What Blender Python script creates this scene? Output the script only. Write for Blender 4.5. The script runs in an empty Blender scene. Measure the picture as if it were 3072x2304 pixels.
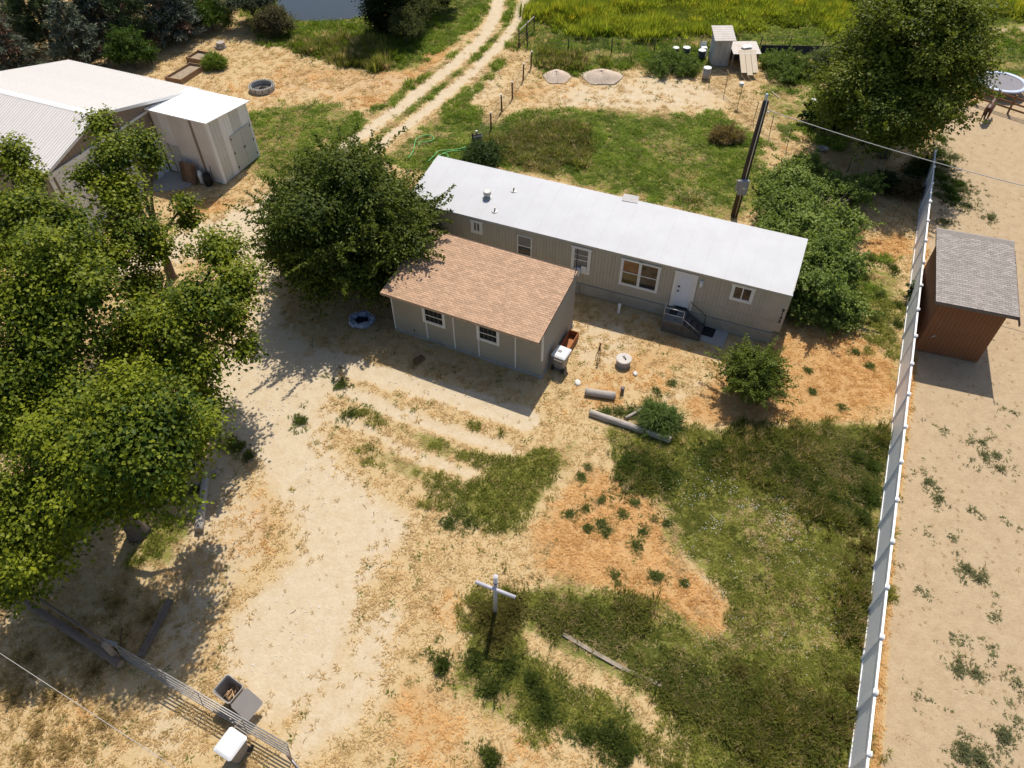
import bpy, bmesh, math, random
import numpy as np
from mathutils import Vector, Matrix, Euler

random.seed(7)
RNG = np.random.default_rng(11)
R = math.radians
scene = bpy.context.scene
COL = scene.collection

# ------------------------------------------------------------------ camera, sky, sun, exposure
cam_d = bpy.data.cameras.new('camera')
cam_d.sensor_fit = 'HORIZONTAL'
cam_d.sensor_width = 36.0
cam_d.lens = 26.03
cam_d.clip_start = 0.1
cam_d.clip_end = 3000
cam = bpy.data.objects.new('camera', cam_d)
COL.objects.link(cam)
_p, _r = R(47.698), R(-0.322)
_fw = Vector((0, math.cos(_p), -math.sin(_p)))
_rt = Vector((1, 0, 0))
_up = Vector((0, math.sin(_p), math.cos(_p)))
_r2 = _rt * math.cos(_r) + _up * math.sin(_r)
_u2 = -_rt * math.sin(_r) + _up * math.cos(_r)
cam.matrix_world = Matrix(((_r2.x, _u2.x, -_fw.x, 0), (_r2.y, _u2.y, -_fw.y, 0),
                           (_r2.z, _u2.z, -_fw.z, 30.058), (0, 0, 0, 1)))
scene.camera = cam

SUN_AZ, SUN_EL = R(76.7), R(58.9)          # direction towards the sun (from +X, above the horizon)
world = bpy.data.worlds.new('World')
scene.world = world
world.use_nodes = True
wn = world.node_tree
bg = wn.nodes['Background']
sky = wn.nodes.new('ShaderNodeTexSky')
sky.sky_type = 'NISHITA'
sky.sun_disc = False
sky.sun_elevation = SUN_EL
sky.sun_rotation = R(90) - SUN_AZ
sky.air_density = 1.0
sky.dust_density = 1.5
wn.links.new(sky.outputs[0], bg.inputs[0])
bg.inputs[1].default_value = 0.108

sun_d = bpy.data.lights.new('sun', 'SUN')
sun_d.energy = 4.6
sun_d.angle = R(0.53)
sun_d.color = (1.0, 0.93, 0.82)
sun = bpy.data.objects.new('sun', sun_d)
COL.objects.link(sun)
_L = Vector((math.cos(SUN_AZ) * math.cos(SUN_EL), math.sin(SUN_AZ) * math.cos(SUN_EL), math.sin(SUN_EL)))
sun.rotation_euler = (-_L).to_track_quat('-Z', 'Y').to_euler()
sun.location = _L * 80

scene.view_settings.view_transform = 'Standard'
scene.view_settings.look = 'None'
scene.view_settings.exposure = 0.17
scene.view_settings.gamma = 1.0
scene.view_settings.use_curve_mapping = False

scene.cycles.max_bounces = 5
scene.cycles.diffuse_bounces = 3
scene.cycles.glossy_bounces = 2
scene.cycles.transmission_bounces = 3

# ------------------------------------------------------------------ helpers
class MB:
    """collects shapes; .obj() links them as ONE mesh object"""
    def __init__(s):
        s.v = []; s.f = []
    def add(s, vs, fs):
        o = len(s.v)
        s.v.extend([tuple(p) for p in vs])
        s.f.extend([tuple(i + o for i in f) for f in fs])
        return s
    def box(s, x0, x1, y0, y1, z0, z1):
        return s.add([(x0, y0, z0), (x1, y0, z0), (x1, y1, z0), (x0, y1, z0), (x0, y0, z1), (x1, y0, z1), (x1, y1, z1), (x0, y1, z1)],
                     [(0, 3, 2, 1), (4, 5, 6, 7), (0, 1, 5, 4), (1, 2, 6, 5), (2, 3, 7, 6), (3, 0, 4, 7)])
    def cbox(s, x0, x1, y0, y1, z0, z1, b):
        """box with chamfered vertical and top edges"""
        def ring(i, z):
            return [(x0 + i + b, y0 + i, z), (x1 - i - b, y0 + i, z), (x1 - i, y0 + i + b, z), (x1 - i, y1 - i - b, z),
                    (x1 - i - b, y1 - i, z), (x0 + i + b, y1 - i, z), (x0 + i, y1 - i - b, z), (x0 + i, y0 + i + b, z)]
        return s.loft([ring(0, z0), ring(0, z1 - b), ring(b, z1)])
    def loft(s, rings, cap=True, closed=True):
        o = len(s.v); n = len(rings[0])
        for r in rings: s.v.extend([tuple(p) for p in r])
        for k in range(len(rings) - 1):
            for i in range(n if closed else n - 1):
                j = (i + 1) % n
                s.f.append((o + k * n + i, o + k * n + j, o + (k + 1) * n + j, o + (k + 1) * n + i))
        if cap:
            s.f.append(tuple(o + i for i in range(n - 1, -1, -1)))
            s.f.append(tuple(o + (len(rings) - 1) * n + i for i in range(n)))
        return s
    def obox(s, c, size, rot):
        m = rot if isinstance(rot, Matrix) else Euler(rot).to_matrix()
        a, b, d = size[0] / 2, size[1] / 2, size[2] / 2
        vs = [Vector(c) + m @ Vector((x, y, z)) for z in (-d, d) for x, y in ((-a, -b), (a, -b), (a, b), (-a, b))]
        return s.add(vs, [(0, 3, 2, 1), (4, 5, 6, 7), (0, 1, 5, 4), (1, 2, 6, 5), (2, 3, 7, 6), (3, 0, 4, 7)])
    def tube(s, pts, rad, n=8, cap=True):
        pts = [Vector(p) for p in pts]
        if not hasattr(rad, '__len__'): rad = [rad] * len(pts)
        rings = []; prev = None
        for i, p in enumerate(pts):
            d = (pts[min(i + 1, len(pts) - 1)] - pts[max(i - 1, 0)]).normalized()
            if prev is None:
                a = Vector((0, 0, 1)) if abs(d.z) < .9 else Vector((1, 0, 0))
                u = d.cross(a).normalized()
            else:
                u = (prev - d * prev.dot(d)).normalized()
            prev = u; w = d.cross(u)
            rings.append([p + (u * math.cos(t) + w * math.sin(t)) * rad[i] for t in [2 * math.pi * k / n for k in range(n)]])
        return s.loft(rings, cap)
    def lathe(s, prof, n=20, c=(0, 0, 0), cap=True):
        return s.loft([[(c[0] + r * math.cos(2 * math.pi * k / n), c[1] + r * math.sin(2 * math.pi * k / n), c[2] + z) for k in range(n)] for r, z in prof], cap)
    def prism(s, poly, axis, a, b):
        """extrude a 2-D polygon: axis 'x' -> poly is (y,z); 'y' -> (x,z); 'z' -> (x,y)"""
        def P(p, t): return {'x': (t, p[0], p[1]), 'y': (p[0], t, p[1]), 'z': (p[0], p[1], t)}[axis]
        n = len(poly)
        vs = [P(p, a) for p in poly] + [P(p, b) for p in poly]
        fs = [tuple(range(n)), tuple(range(2 * n - 1, n - 1, -1))] + [(i, i + n, (i + 1) % n + n, (i + 1) % n) for i in range(n)]
        return s.add(vs, fs)
    def mesh(s, name, smooth=False):
        me = bpy.data.meshes.new(name)
        me.from_pydata(s.v, [], s.f); me.update()
        bm = bmesh.new(); bm.from_mesh(me)
        bmesh.ops.recalc_face_normals(bm, faces=bm.faces)
        bm.to_mesh(me); bm.free()
        if smooth:
            me.polygons.foreach_set('use_smooth', [True] * len(me.polygons))
        return me
    def obj(s, name, mat, parent=None, smooth=False, kind=None, label=None):
        return link(name, s.mesh(name, smooth), mat, parent, kind, label)

def link(name, me, mat, parent=None, kind=None, label=None):
    if mat is not None and not me.materials: me.materials.append(mat)
    o = bpy.data.objects.new(name, me); COL.objects.link(o)
    if parent is not None: o.parent = parent
    if kind: o['kind'] = kind
    if label: o['label'] = label
    return o

def tag(o, label, cat, group=None):
    o['label'] = label; o['category'] = cat
    if group: o['group'] = group
    return o

def thing(name, label, cat, loc=(0, 0, 0), rz=0.0, group=None):
    o = bpy.data.objects.new(name, None); COL.objects.link(o)
    o.empty_display_size = .3
    o.location = (loc[0], loc[1], loc[2] if len(loc) > 2 else 0.0); o.rotation_euler = (0, 0, rz)
    return tag(o, label, cat, group)

def shared(name, me, parent, loc=(0, 0, 0), rot=(0, 0, 0), scale=(1, 1, 1), mat=None):
    """one more object on shared mesh data"""
    o = bpy.data.objects.new(name, me); COL.objects.link(o)
    o.parent = parent; o.location = loc; o.rotation_euler = rot; o.scale = scale
    if mat is not None:
        o.material_slots[0].link = 'OBJECT'; o.material_slots[0].material = mat
    return o

def copy_thing(root, loc, rz, label=None):
    r = root.copy(); COL.objects.link(r)
    r.location = (loc[0], loc[1], loc[2] if len(loc) > 2 else 0.0); r.rotation_euler = (0, 0, rz)
    if label: r['label'] = label
    for ch in list(root.children):
        c = ch.copy(); COL.objects.link(c); c.parent = r
        for g in list(ch.children):
            d = g.copy(); COL.objects.link(d); d.parent = c
    return r

# ------------------------------------------------------------------ materials
def _nt(name):
    m = bpy.data.materials.new(name); m.use_nodes = True
    nt = m.node_tree; b = nt.nodes['Principled BSDF']
    return m, nt, b

def _mul(c, k): return tuple(min(1.0, x * k) for x in c[:3]) + (1.0,)

def M(name, col, rough=.75, var=.15, scale=2.0, bump=.0, bscale=25.0, metal=0.0, spec=.3, rnd=0.0, col2=None, stretch=(1, 1, 1), dirt=None, dirtamt=.4):
    m, nt, b = _nt(name); N = nt.nodes; Lk = nt.links
    tc = N.new('ShaderNodeTexCoord'); mp = N.new('ShaderNodeMapping'); mp.inputs['Scale'].default_value = stretch
    Lk.new(tc.outputs['Object'], mp.inputs[0])
    nz = N.new('ShaderNodeTexNoise'); nz.inputs['Scale'].default_value = scale; nz.inputs['Detail'].default_value = 7; nz.inputs['Roughness'].default_value = .65
    Lk.new(mp.outputs[0], nz.inputs['Vector'])
    cr = N.new('ShaderNodeValToRGB'); cr.color_ramp.elements[0].position = .3; cr.color_ramp.elements[1].position = .7
    cr.color_ramp.elements[0].color = _mul(col, 1 - var) if col2 is None else _mul(col, 1)
    cr.color_ramp.elements[1].color = _mul(col, 1 + var) if col2 is None else _mul(col2, 1)
    Lk.new(nz.outputs['Fac'], cr.inputs[0])
    out = cr.outputs[0]
    if dirt is not None:
        n2 = N.new('ShaderNodeTexNoise'); n2.inputs['Scale'].default_value = scale * .37; n2.inputs['Detail'].default_value = 9; n2.inputs['Roughness'].default_value = .72
        Lk.new(mp.outputs[0], n2.inputs['Vector'])
        mr = N.new('ShaderNodeMapRange'); mr.inputs[1].default_value = .48; mr.inputs[2].default_value = .78; mr.inputs[4].default_value = dirtamt
        Lk.new(n2.outputs['Fac'], mr.inputs[0])
        mx = N.new('ShaderNodeMix'); mx.data_type = 'RGBA'
        Lk.new(mr.outputs[0], mx.inputs[0]); Lk.new(out, mx.inputs[6]); mx.inputs[7].default_value = _mul(dirt, 1)
        out = mx.outputs[2]
    if rnd:
        oi = N.new('ShaderNodeObjectInfo'); ge = N.new('ShaderNodeNewGeometry')
        ad = N.new('ShaderNodeMath'); ad.operation = 'ADD'; Lk.new(oi.outputs['Random'], ad.inputs[0]); Lk.new(ge.outputs['Random Per Island'], ad.inputs[1])
        fr = N.new('ShaderNodeMath'); fr.operation = 'FRACT'; Lk.new(ad.outputs[0], fr.inputs[0])
        mr = N.new('ShaderNodeMapRange'); mr.inputs[3].default_value = 1 - rnd; mr.inputs[4].default_value = 1 + rnd
        Lk.new(fr.outputs[0], mr.inputs[0])
        vm = N.new('ShaderNodeVectorMath'); vm.operation = 'SCALE'; Lk.new(out, vm.inputs[0]); Lk.new(mr.outputs[0], vm.inputs['Scale'])
        out = vm.outputs[0]
    Lk.new(out, b.inputs['Base Color'])
    b.inputs['Roughness'].default_value = rough; b.inputs['Metallic'].default_value = metal
    b.inputs['Specular IOR Level'].default_value = spec
    if bump:
        bn = N.new('ShaderNodeTexNoise'); bn.inputs['Scale'].default_value = bscale; bn.inputs['Detail'].default_value = 5
        Lk.new(mp.outputs[0], bn.inputs['Vector'])
        bp = N.new('ShaderNodeBump'); bp.inputs['Strength'].default_value = min(1, bump); bp.inputs['Distance'].default_value = .02
        Lk.new(bn.outputs['Fac'], bp.inputs['Height']); Lk.new(bp.outputs[0], b.inputs['Normal'])
    return m

def glass(name, col=(.02, .022, .024)):
    m, nt, b = _nt(name)
    nz = nt.nodes.new('ShaderNodeTexNoise'); nz.inputs['Scale'].default_value = 1.3
    cr = nt.nodes.new('ShaderNodeValToRGB'); cr.color_ramp.elements[0].color = _mul(col, .6); cr.color_ramp.elements[1].color = _mul(col, 1.6)
    nt.links.new(nz.outputs['Fac'], cr.inputs[0]); nt.links.new(cr.outputs[0], b.inputs['Base Color'])
    b.inputs['Roughness'].default_value = .06; b.inputs['Specular IOR Level'].default_value = .5
    return m

def leafmat(name, transl=.35, rough=.55, attr='leafcol', instancer=False, tcol=(1.15, 1.25, .45)):
    m, nt, b = _nt(name); N = nt.nodes; Lk = nt.links
    at = N.new('ShaderNodeAttribute'); at.attribute_name = attr
    if instancer: at.attribute_type = 'INSTANCER'
    Lk.new(at.outputs['Color'], b.inputs['Base Color'])
    b.inputs['Roughness'].default_value = rough; b.inputs['Specular IOR Level'].default_value = .14
    tr = N.new('ShaderNodeBsdfTranslucent')
    vm = N.new('ShaderNodeVectorMath'); vm.operation = 'MULTIPLY'; vm.inputs[1].default_value = tcol
    Lk.new(at.outputs['Color'], vm.inputs[0]); Lk.new(vm.outputs[0], tr.inputs['Color'])
    mx = N.new('ShaderNodeMixShader'); mx.inputs[0].default_value = transl
    Lk.new(b.outputs[0], mx.inputs[1]); Lk.new(tr.outputs[0], mx.inputs[2])
    Lk.new(mx.outputs[0], N['Material Output'].inputs[0])
    return m

# ------------------------------------------------------------------ numpy noise
def vnoise(x, y, s, seed):
    r = np.random.default_rng(seed).random((256, 256))
    x = np.asarray(x) * s + 1000.5; y = np.asarray(y) * s + 1000.5
    xi = np.floor(x).astype(int); yi = np.floor(y).astype(int); fx = x - xi; fy = y - yi
    fx = fx * fx * (3 - 2 * fx); fy = fy * fy * (3 - 2 * fy)
    a = r[xi % 256, yi % 256]; b = r[(xi + 1) % 256, yi % 256]; c = r[xi % 256, (yi + 1) % 256]; d = r[(xi + 1) % 256, (yi + 1) % 256]
    return (a * (1 - fx) + b * fx) * (1 - fy) + (c * (1 - fx) + d * fx) * fy

def fbm(x, y, s, seed, o=4):
    t = 0; w = 0
    for k in range(o):
        t = t + vnoise(x, y, s * 2 ** k, seed + k) * .55 ** k; w += .55 ** k
    return t / w

# ------------------------------------------------------------------ the ground: where dirt, sand, straw and green growth lie (metres)
GX0, GX1, GY0, GY1, GRES = -64.0, 64.0, 0.0, 100.0, .25
gnx, gny = int((GX1 - GX0) / GRES), int((GY1 - GY0) / GRES)
gxs = GX0 + (np.arange(gnx) + .5) * GRES; gys = GY0 + (np.arange(gny) + .5) * GRES
GXX, GYY = np.meshgrid(gxs, gys, indexing='ij')
CLS = ['dirt', 'sand', 'orange', 'green', 'lush', 'meadow', 'bare']
W = {c: np.zeros((gnx, gny)) for c in CLS}

def inpoly(px, py, poly):
    ins = np.zeros(px.shape, bool); n = len(poly)
    for i in range(n):
        x1, y1 = poly[i]; x2, y2 = poly[(i + 1) % n]
        if y1 == y2: continue
        c = ((y1 > py) != (y2 > py)) & (px < (x2 - x1) * (py - y1) / (y2 - y1) + x1)
        ins ^= c
    return ins

def blur(a, m):
    k = max(1, int(round(m / GRES)))
    for ax in (0, 1):
        for _ in range(2):
            p = np.concatenate([np.repeat(np.take(a, [0], ax), k, ax), a, np.repeat(np.take(a, [-1], ax), k, ax)], ax)
            c = np.cumsum(p, ax); z = np.zeros_like(np.take(c, [0], ax)); c = np.concatenate([z, c], ax)
            n = a.shape[ax]; w = 2 * k + 1
            a = (np.take(c, range(w, w + n), ax) - np.take(c, range(0, n), ax)) / w
    return a

def area(cls, w, soft, *poly):
    W[cls] = np.maximum(W[cls], w * blur(inpoly(GXX, GYY, poly).astype(float), soft))

def stroke(cls, w, width, soft, *pts):
    d = np.full(GXX.shape, 1e9)
    for (x1, y1), (x2, y2) in zip(pts[:-1], pts[1:]):
        dx, dy = x2 - x1, y2 - y1; L2 = dx * dx + dy * dy
        t = np.clip(((GXX - x1) * dx + (GYY - y1) * dy) / L2, 0, 1)
        d = np.minimum(d, np.hypot(GXX - x1 - t * dx, GYY - y1 - t * dy))
    W[cls] = np.maximum(W[cls], w * np.clip((width / 2 + soft - d) / (2 * soft), 0, 1))

# the driveway and its ruts
area('dirt', 1.25, 1.0, (-15.45, 47.95), (-13.94, 50.15), (-14.84, 44.69), (-15.43, 40.40), (-14.69, 34.77), (-13.97, 32.67), (-10.68, 29.55), (-8.95, 28.45), (-9.71, 26.73), (-10.30, 25.74), (-10.21, 23.85), (-9.51, 22.51), (-7.62, 20.67), (-5.65, 19.08), (-3.82, 18.06), (-5.47, 17.35), (-6.56, 15.96), (-6.81, 14.01), (-7.13, 12.21), (-7.70, 10.54), (-8.81, 9.67), (-10.31, 9.94), (-11.56, 11.29), (-12.14, 12.82), (-11.71, 14.25), (-10.28, 15.98), (-9.08, 17.37), (-10.26, 19.11), (-12.04, 21.25), (-14.53, 23.88), (-16.49, 25.79), (-17.71, 29.24), (-15.54, 32.28), (-16.39, 36.56), (-18.43, 39.43), (-21.20, 38.48), (-25.19, 36.19), (-26.46, 38.05), (-22.08, 41.49), (-20.30, 43.07), (-18.05, 45.87), (-16.76, 47.66))
stroke('dirt', 1, 1.15, .35, (-0.80, 83.85), (-1.81, 75.50), (-2.93, 71.25), (-4.35, 68.28), (-5.87, 65.03), (-7.66, 61.56), (-9.33, 58.32), (-10.63, 56.27), (-11.54, 54.58), (-13.02, 52.14), (-14.01, 49.51), (-15.00, 47.33))
stroke('dirt', 1, .95, .3, (1.81, 83.81), (0.75, 76.02), (-0.52, 71.73), (-2.00, 68.25), (-3.39, 65.00), (-5.45, 61.11), (-7.15, 57.52), (-8.65, 55.28), (-9.76, 53.49), (-11.05, 50.78), (-13.02, 47.62))
stroke('dirt', 1, 1.5, .35, (-10.68, 29.55), (-7.08, 27.91), (-2.65, 26.28), (0.70, 24.86))
stroke('dirt', .9, .85, .35, (-10.33, 27.41), (-6.05, 25.29), (-2.55, 23.74), (-0.16, 22.88))
stroke('dirt', .8, .7, .35, (-10.24, 25.42), (-7.38, 24.14), (-4.83, 22.48), (-1.99, 21.32))
area('dirt', .75, 1.6, (3.93, 62.70), (16.37, 64.76), (18.97, 57.61), (14.34, 57.28), (7.57, 58.13), (1.04, 57.81))
stroke('dirt', .6, .7, .5, (6.17, 24.82), (8.58, 26.26), (11.11, 27.77), (14.11, 29.73))
area('dirt', .62, .6, (3.17, 32.53), (6.24, 32.91), (7.88, 30.53), (6.05, 28.34), (3.47, 28.36))
area('dirt', .6, .8, (-17.23, 23.30), (-13.90, 23.28), (-11.19, 19.37), (-11.26, 15.76), (-12.65, 14.04), (-12.29, 8.05), (-14.88, 8.07), (-14.37, 10.76))
area('dirt', .45, .8, (-4.24, 65.46), (0.33, 67.27), (-0.49, 58.62), (-4.73, 58.67))
area('dirt', .5, 1.5, (-24.68, 59.70), (-20.67, 64.76), (-12.42, 64.66), (-5.95, 66.41), (-8.74, 60.32), (-15.76, 60.00), (-21.25, 60.06))
area('dirt', .75, .6, (-7.41, 12.21), (-6.19, 14.64), (-4.18, 14.63), (-5.15, 10.71), (-6.19, 8.98), (-8.13, 8.03), (-9.52, 8.04))
# sandy paddock right of the white fence
area('sand', 1, .25, (32.76, 52.34), (36.05, 57.41), (44.07, 61.36), (47.98, 62.17), (20.99, 7.88), (20.23, 7.40), (12.76, 7.44), (14.69, 11.51), (16.90, 16.73), (20.56, 24.87), (25.64, 36.20))
area('sand', 1, .6, (46.21, 73.75), (50.90, 75.90), (52.01, 73.68), (47.47, 68.59))
# orange, dried-out grass
area('orange', 1, 1.0, (15.98, 30.85), (19.83, 31.99), (21.62, 29.67), (20.89, 26.50), (19.08, 24.10), (15.65, 24.75), (9.45, 24.02), (8.68, 25.28), (10.82, 27.60), (12.72, 29.37))
area('orange', 1, .7, (3.58, 22.56), (5.16, 21.98), (5.45, 20.31), (7.39, 19.77), (7.03, 17.27), (8.47, 15.87), (9.75, 14.12), (9.49, 12.90), (8.29, 12.70), (6.61, 14.35), (3.89, 15.23), (1.26, 15.69), (0.47, 17.31), (1.59, 19.03), (2.77, 20.60))
area('orange', .5, 1.0, (4.10, 34.19), (9.23, 32.48), (13.06, 29.73), (9.43, 26.92), (7.25, 25.61), (3.51, 25.00), (2.31, 25.65), (3.25, 29.08))
area('orange', .85, .6, (3.82, 25.96), (5.01, 28.34), (6.58, 26.27), (5.46, 24.98))
area('orange', .5, 1.0, (0.31, 62.74), (7.29, 64.42), (6.06, 58.54), (-0.49, 58.22))
area('orange', .62, 1.2, (-4.98, 12.58), (-2.06, 11.61), (0.72, 9.62), (6.00, 8.92), (5.27, 7.48), (-5.31, 7.53))
area('orange', .6, 1.0, (-12.69, 22.10), (-10.36, 19.63), (-10.68, 16.91), (-12.90, 15.77), (-14.01, 12.64), (-16.24, 14.70), (-14.81, 18.13))
stroke('orange', .9, .7, .4, (29.00, 43.70), (20.75, 24.87), (17.46, 17.93), (15.20, 12.47), (13.18, 7.44))
area('orange', .8, .8, (22.63, 40.05), (27.06, 42.08), (25.59, 38.06), (22.31, 38.09))
area('orange', .6, 1.5, (-24.90, 60.51), (-20.40, 67.53), (-11.71, 65.56), (-6.06, 68.31), (-6.09, 61.96), (-10.31, 56.79), (-15.83, 60.41), (-21.07, 59.25))
area('orange', .7, .6, (-11.50, 67.42), (-6.35, 73.39), (-4.51, 72.31), (-6.72, 65.49), (-10.09, 62.01))
area('orange', .8, .4, (-23.21, 45.34), (-20.90, 45.32), (-18.32, 47.06), (-19.48, 43.61), (-21.91, 43.09))
area('orange', .6, 1.0, (-4.27, 15.72), (-1.61, 15.70), (-2.10, 12.57), (-3.57, 11.80), (-5.02, 12.98))
# living grass
area('green', 1.1, .9, (-2.36, 56.32), (2.58, 57.95), (7.55, 57.90), (14.30, 57.05), (18.73, 56.46), (19.36, 51.12), (18.11, 44.37), (15.38, 42.19), (6.55, 46.22), (-0.12, 49.36), (-3.26, 50.04), (-5.05, 50.71), (-3.78, 54.14))
area('green', 1.05, .8, (-8.48, 53.48), (-3.94, 58.26), (-1.63, 57.46), (-2.26, 52.03), (-5.01, 50.06), (-6.95, 48.17), (-9.64, 50.76))
area('green', .95, .9, (-20.89, 58.46), (-15.66, 59.43), (-10.20, 55.81), (-12.44, 53.17), (-14.41, 49.83), (-18.19, 46.46), (-20.76, 51.55))
stroke('green', .85, .9, .35, (0.53, 83.83), (-0.44, 74.38), (-2.37, 69.43), (-4.82, 64.57), (-6.96, 60.14), (-8.83, 57.16), (-10.49, 53.50), (-12.11, 50.79))
stroke('green', .62, 1.2, .5, (-3.18, 72.29), (-5.95, 66.41), (-8.86, 61.57), (-11.49, 57.19))
stroke('green', .62, 1.2, .5, (-0.51, 67.28), (-3.65, 60.68), (-6.77, 54.89), (-9.07, 52.10))
area('green', .66, .8, (-9.28, 25.57), (-7.04, 25.39), (-2.54, 23.50), (0.07, 22.44), (3.45, 24.06), (4.33, 23.15), (2.77, 20.60), (1.60, 19.55), (0.25, 17.31), (-2.13, 18.80), (-3.72, 19.84), (-7.08, 21.78), (-9.92, 23.55), (-8.25, 23.54), (-6.31, 23.22), (-9.45, 25.09))
area('green', .55, .5, (-7.21, 26.88), (-5.18, 26.69), (-1.37, 24.72), (1.04, 24.08), (-1.11, 23.49), (-5.07, 25.38))
area('green', 1.25, .8, (4.19, 24.36), (9.45, 24.02), (15.48, 24.13), (19.72, 24.56), (17.52, 19.18), (15.43, 14.51), (12.76, 7.44), (5.78, 7.48), (6.99, 9.59), (4.33, 11.57), (0.80, 13.15), (-0.17, 15.47), (3.87, 15.01), (6.57, 14.14), (8.26, 12.51), (9.68, 12.89), (9.79, 14.33), (8.51, 16.09), (7.27, 17.51), (7.61, 19.77), (5.48, 20.58), (5.19, 22.26))
area('green', .9, .8, (-1.59, 15.04), (0.03, 14.82), (0.59, 12.55), (2.60, 11.03), (6.10, 9.59), (5.07, 8.59), (0.71, 9.28), (-2.00, 10.33), (-3.37, 11.62), (-1.90, 12.57))
area('green', 1.4, 1.5, (-0.08, 72.25), (3.96, 86.41), (59.84, 85.57), (54.34, 74.74), (44.87, 73.77), (34.19, 68.77), (27.78, 68.85), (19.04, 67.99), (1.21, 69.19))
area('meadow', 1.3, 1.5, (2.69, 76.56), (4.97, 86.40), (59.84, 85.57), (55.48, 76.97), (45.79, 75.97), (35.56, 72.83), (29.20, 73.98), (20.01, 73.03), (6.12, 72.17))
area('green', 1.3, 1.0, (-24.07, 72.57), (-22.28, 76.90), (-14.40, 76.80), (-11.94, 71.37), (-7.69, 67.37), (-8.38, 65.52), (-14.27, 66.05), (-19.92, 69.46))
area('green', .8, 1.0, (-29.68, 84.28), (-23.74, 84.19), (-22.74, 74.69), (-24.72, 71.54))
area('green', 1.1, 1.0, (-10.90, 84.00), (-1.78, 83.87), (-3.04, 75.52), (-6.14, 69.78), (-10.56, 66.46), (-11.83, 70.35))
area('green', 1, .8, (46.19, 72.68), (53.26, 72.59), (47.55, 61.32), (42.35, 64.89))
area('green', .8, .8, (1.65, 69.68), (18.80, 68.96), (17.68, 65.19), (9.43, 65.29), (5.22, 64.00), (1.96, 64.48))
area('green', .6, 1.0, (22.64, 66.99), (28.24, 65.98), (26.42, 51.05), (22.72, 51.76), (20.31, 56.83))
area('green', .7, .9, (22.01, 38.09), (25.59, 38.06), (23.51, 31.96), (20.31, 24.88), (20.47, 28.22), (19.95, 32.39))
area('green', .5, .5, (-15.33, 24.20), (-13.90, 23.28), (-12.56, 21.53), (-13.12, 20.98))
area('green', .6, .6, (-18.89, 19.94), (-15.17, 19.40), (-14.89, 16.93), (-16.53, 15.57))
area('green', .75, .4, (4.03, 25.47), (6.74, 25.45), (6.92, 24.97), (4.47, 24.83))
area('lush', .9, .9, (11.81, 23.85), (19.56, 24.10), (16.91, 17.69), (14.63, 18.69), (12.84, 20.26), (11.06, 22.51))
area('lush', 1, .5, (5.32, 22.41), (7.77, 22.39), (7.84, 20.57), (5.90, 20.31))
area('lush', .8, .6, (8.82, 23.12), (11.65, 23.10), (11.34, 21.65), (9.00, 21.39))
area('lush', .85, .8, (0.64, 15.03), (3.85, 14.79), (6.56, 12.71), (10.01, 10.98), (13.01, 9.90), (12.25, 7.44), (8.64, 8.90), (5.38, 11.01), (1.74, 12.54), (0.02, 13.97))
area('lush', .7, .7, (-0.85, 55.19), (4.77, 56.09), (6.63, 51.26), (3.28, 47.76), (-0.81, 50.01), (-2.98, 52.03))
area('lush', .7, .5, (2.04, 68.20), (9.19, 67.16), (6.53, 65.33), (3.19, 64.47))
area('lush', .8, .8, (-22.08, 71.50), (-12.32, 70.86), (-8.46, 66.44), (-14.27, 66.05), (-19.83, 68.97))
area('lush', .6, .6, (9.66, 44.45), (14.65, 43.29), (16.41, 45.53), (13.31, 46.75))
area('lush', .6, .6, (15.27, 17.22), (16.66, 16.97), (14.76, 12.47), (13.49, 12.09))
# nothing grows where things stand
area('bare', 1, .15, (-0.14, 34.65), (4.36, 38.25), (4.41, 38.97), (3.60, 30.56), (1.78, 28.02), (-6.67, 31.61))

_o = W['orange'].copy(); W['orange'][:] = 0
stroke('orange', 1, .6, .5, (29.00, 43.70), (20.75, 24.87), (17.46, 17.93), (15.20, 12.47), (13.18, 7.44))
W['sand'] = W['sand'] - W['orange'] * (.35 + .8 * fbm(GXX, GYY, .8, 31)); W['orange'] = np.maximum(_o, W['orange'])
rut = np.zeros_like(GXX)
_s = W['dirt'].copy(); W['dirt'][:] = 0
stroke('dirt', 1, .95, .3, (-0.80, 83.85), (-1.81, 75.50), (-2.93, 71.25), (-4.35, 68.28), (-5.87, 65.03), (-7.66, 61.56), (-9.33, 58.32), (-10.63, 56.27), (-11.54, 54.58), (-13.02, 52.14), (-14.01, 49.51), (-15.00, 47.33))
stroke('dirt', 1, .8, .3, (1.81, 83.81), (0.75, 76.02), (-0.52, 71.73), (-2.00, 68.25), (-3.39, 65.00), (-5.45, 61.11), (-7.15, 57.52), (-8.65, 55.28), (-9.76, 53.49), (-11.05, 50.78), (-13.02, 47.62))
stroke('dirt', .7, .6, .55, (-10.37, 27.69), (-6.06, 25.45), (-2.55, 23.80), (-0.16, 22.88))
stroke('dirt', .65, .5, .55, (-10.24, 25.42), (-7.38, 24.14), (-4.83, 22.48), (-1.99, 21.32))
stroke('dirt', .9, 1.3, .35, (-10.68, 29.55), (-7.08, 27.91), (-2.65, 26.28), (0.70, 24.86))
rut = W['dirt'].copy(); W['dirt'] = np.maximum(_s, rut * 1.7)
for c in ('green', 'lush', 'meadow', 'orange'): W[c] = W[c] * (1 - np.clip(rut * 1.2, 0, 1)) - rut * .6

def sample(a, x, y):
    i = np.clip(((np.asarray(x) - GX0) / GRES - .5), 0, gnx - 1.001); j = np.clip(((np.asarray(y) - GY0) / GRES - .5), 0, gny - 1.001)
    i0 = i.astype(int); j0 = j.astype(int); fi = i - i0; fj = j - j0
    return (a[i0, j0] * (1 - fi) + a[i0 + 1, j0] * fi) * (1 - fj) + (a[i0, j0 + 1] * (1 - fi) + a[i0 + 1, j0 + 1] * fi) * fj

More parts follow.
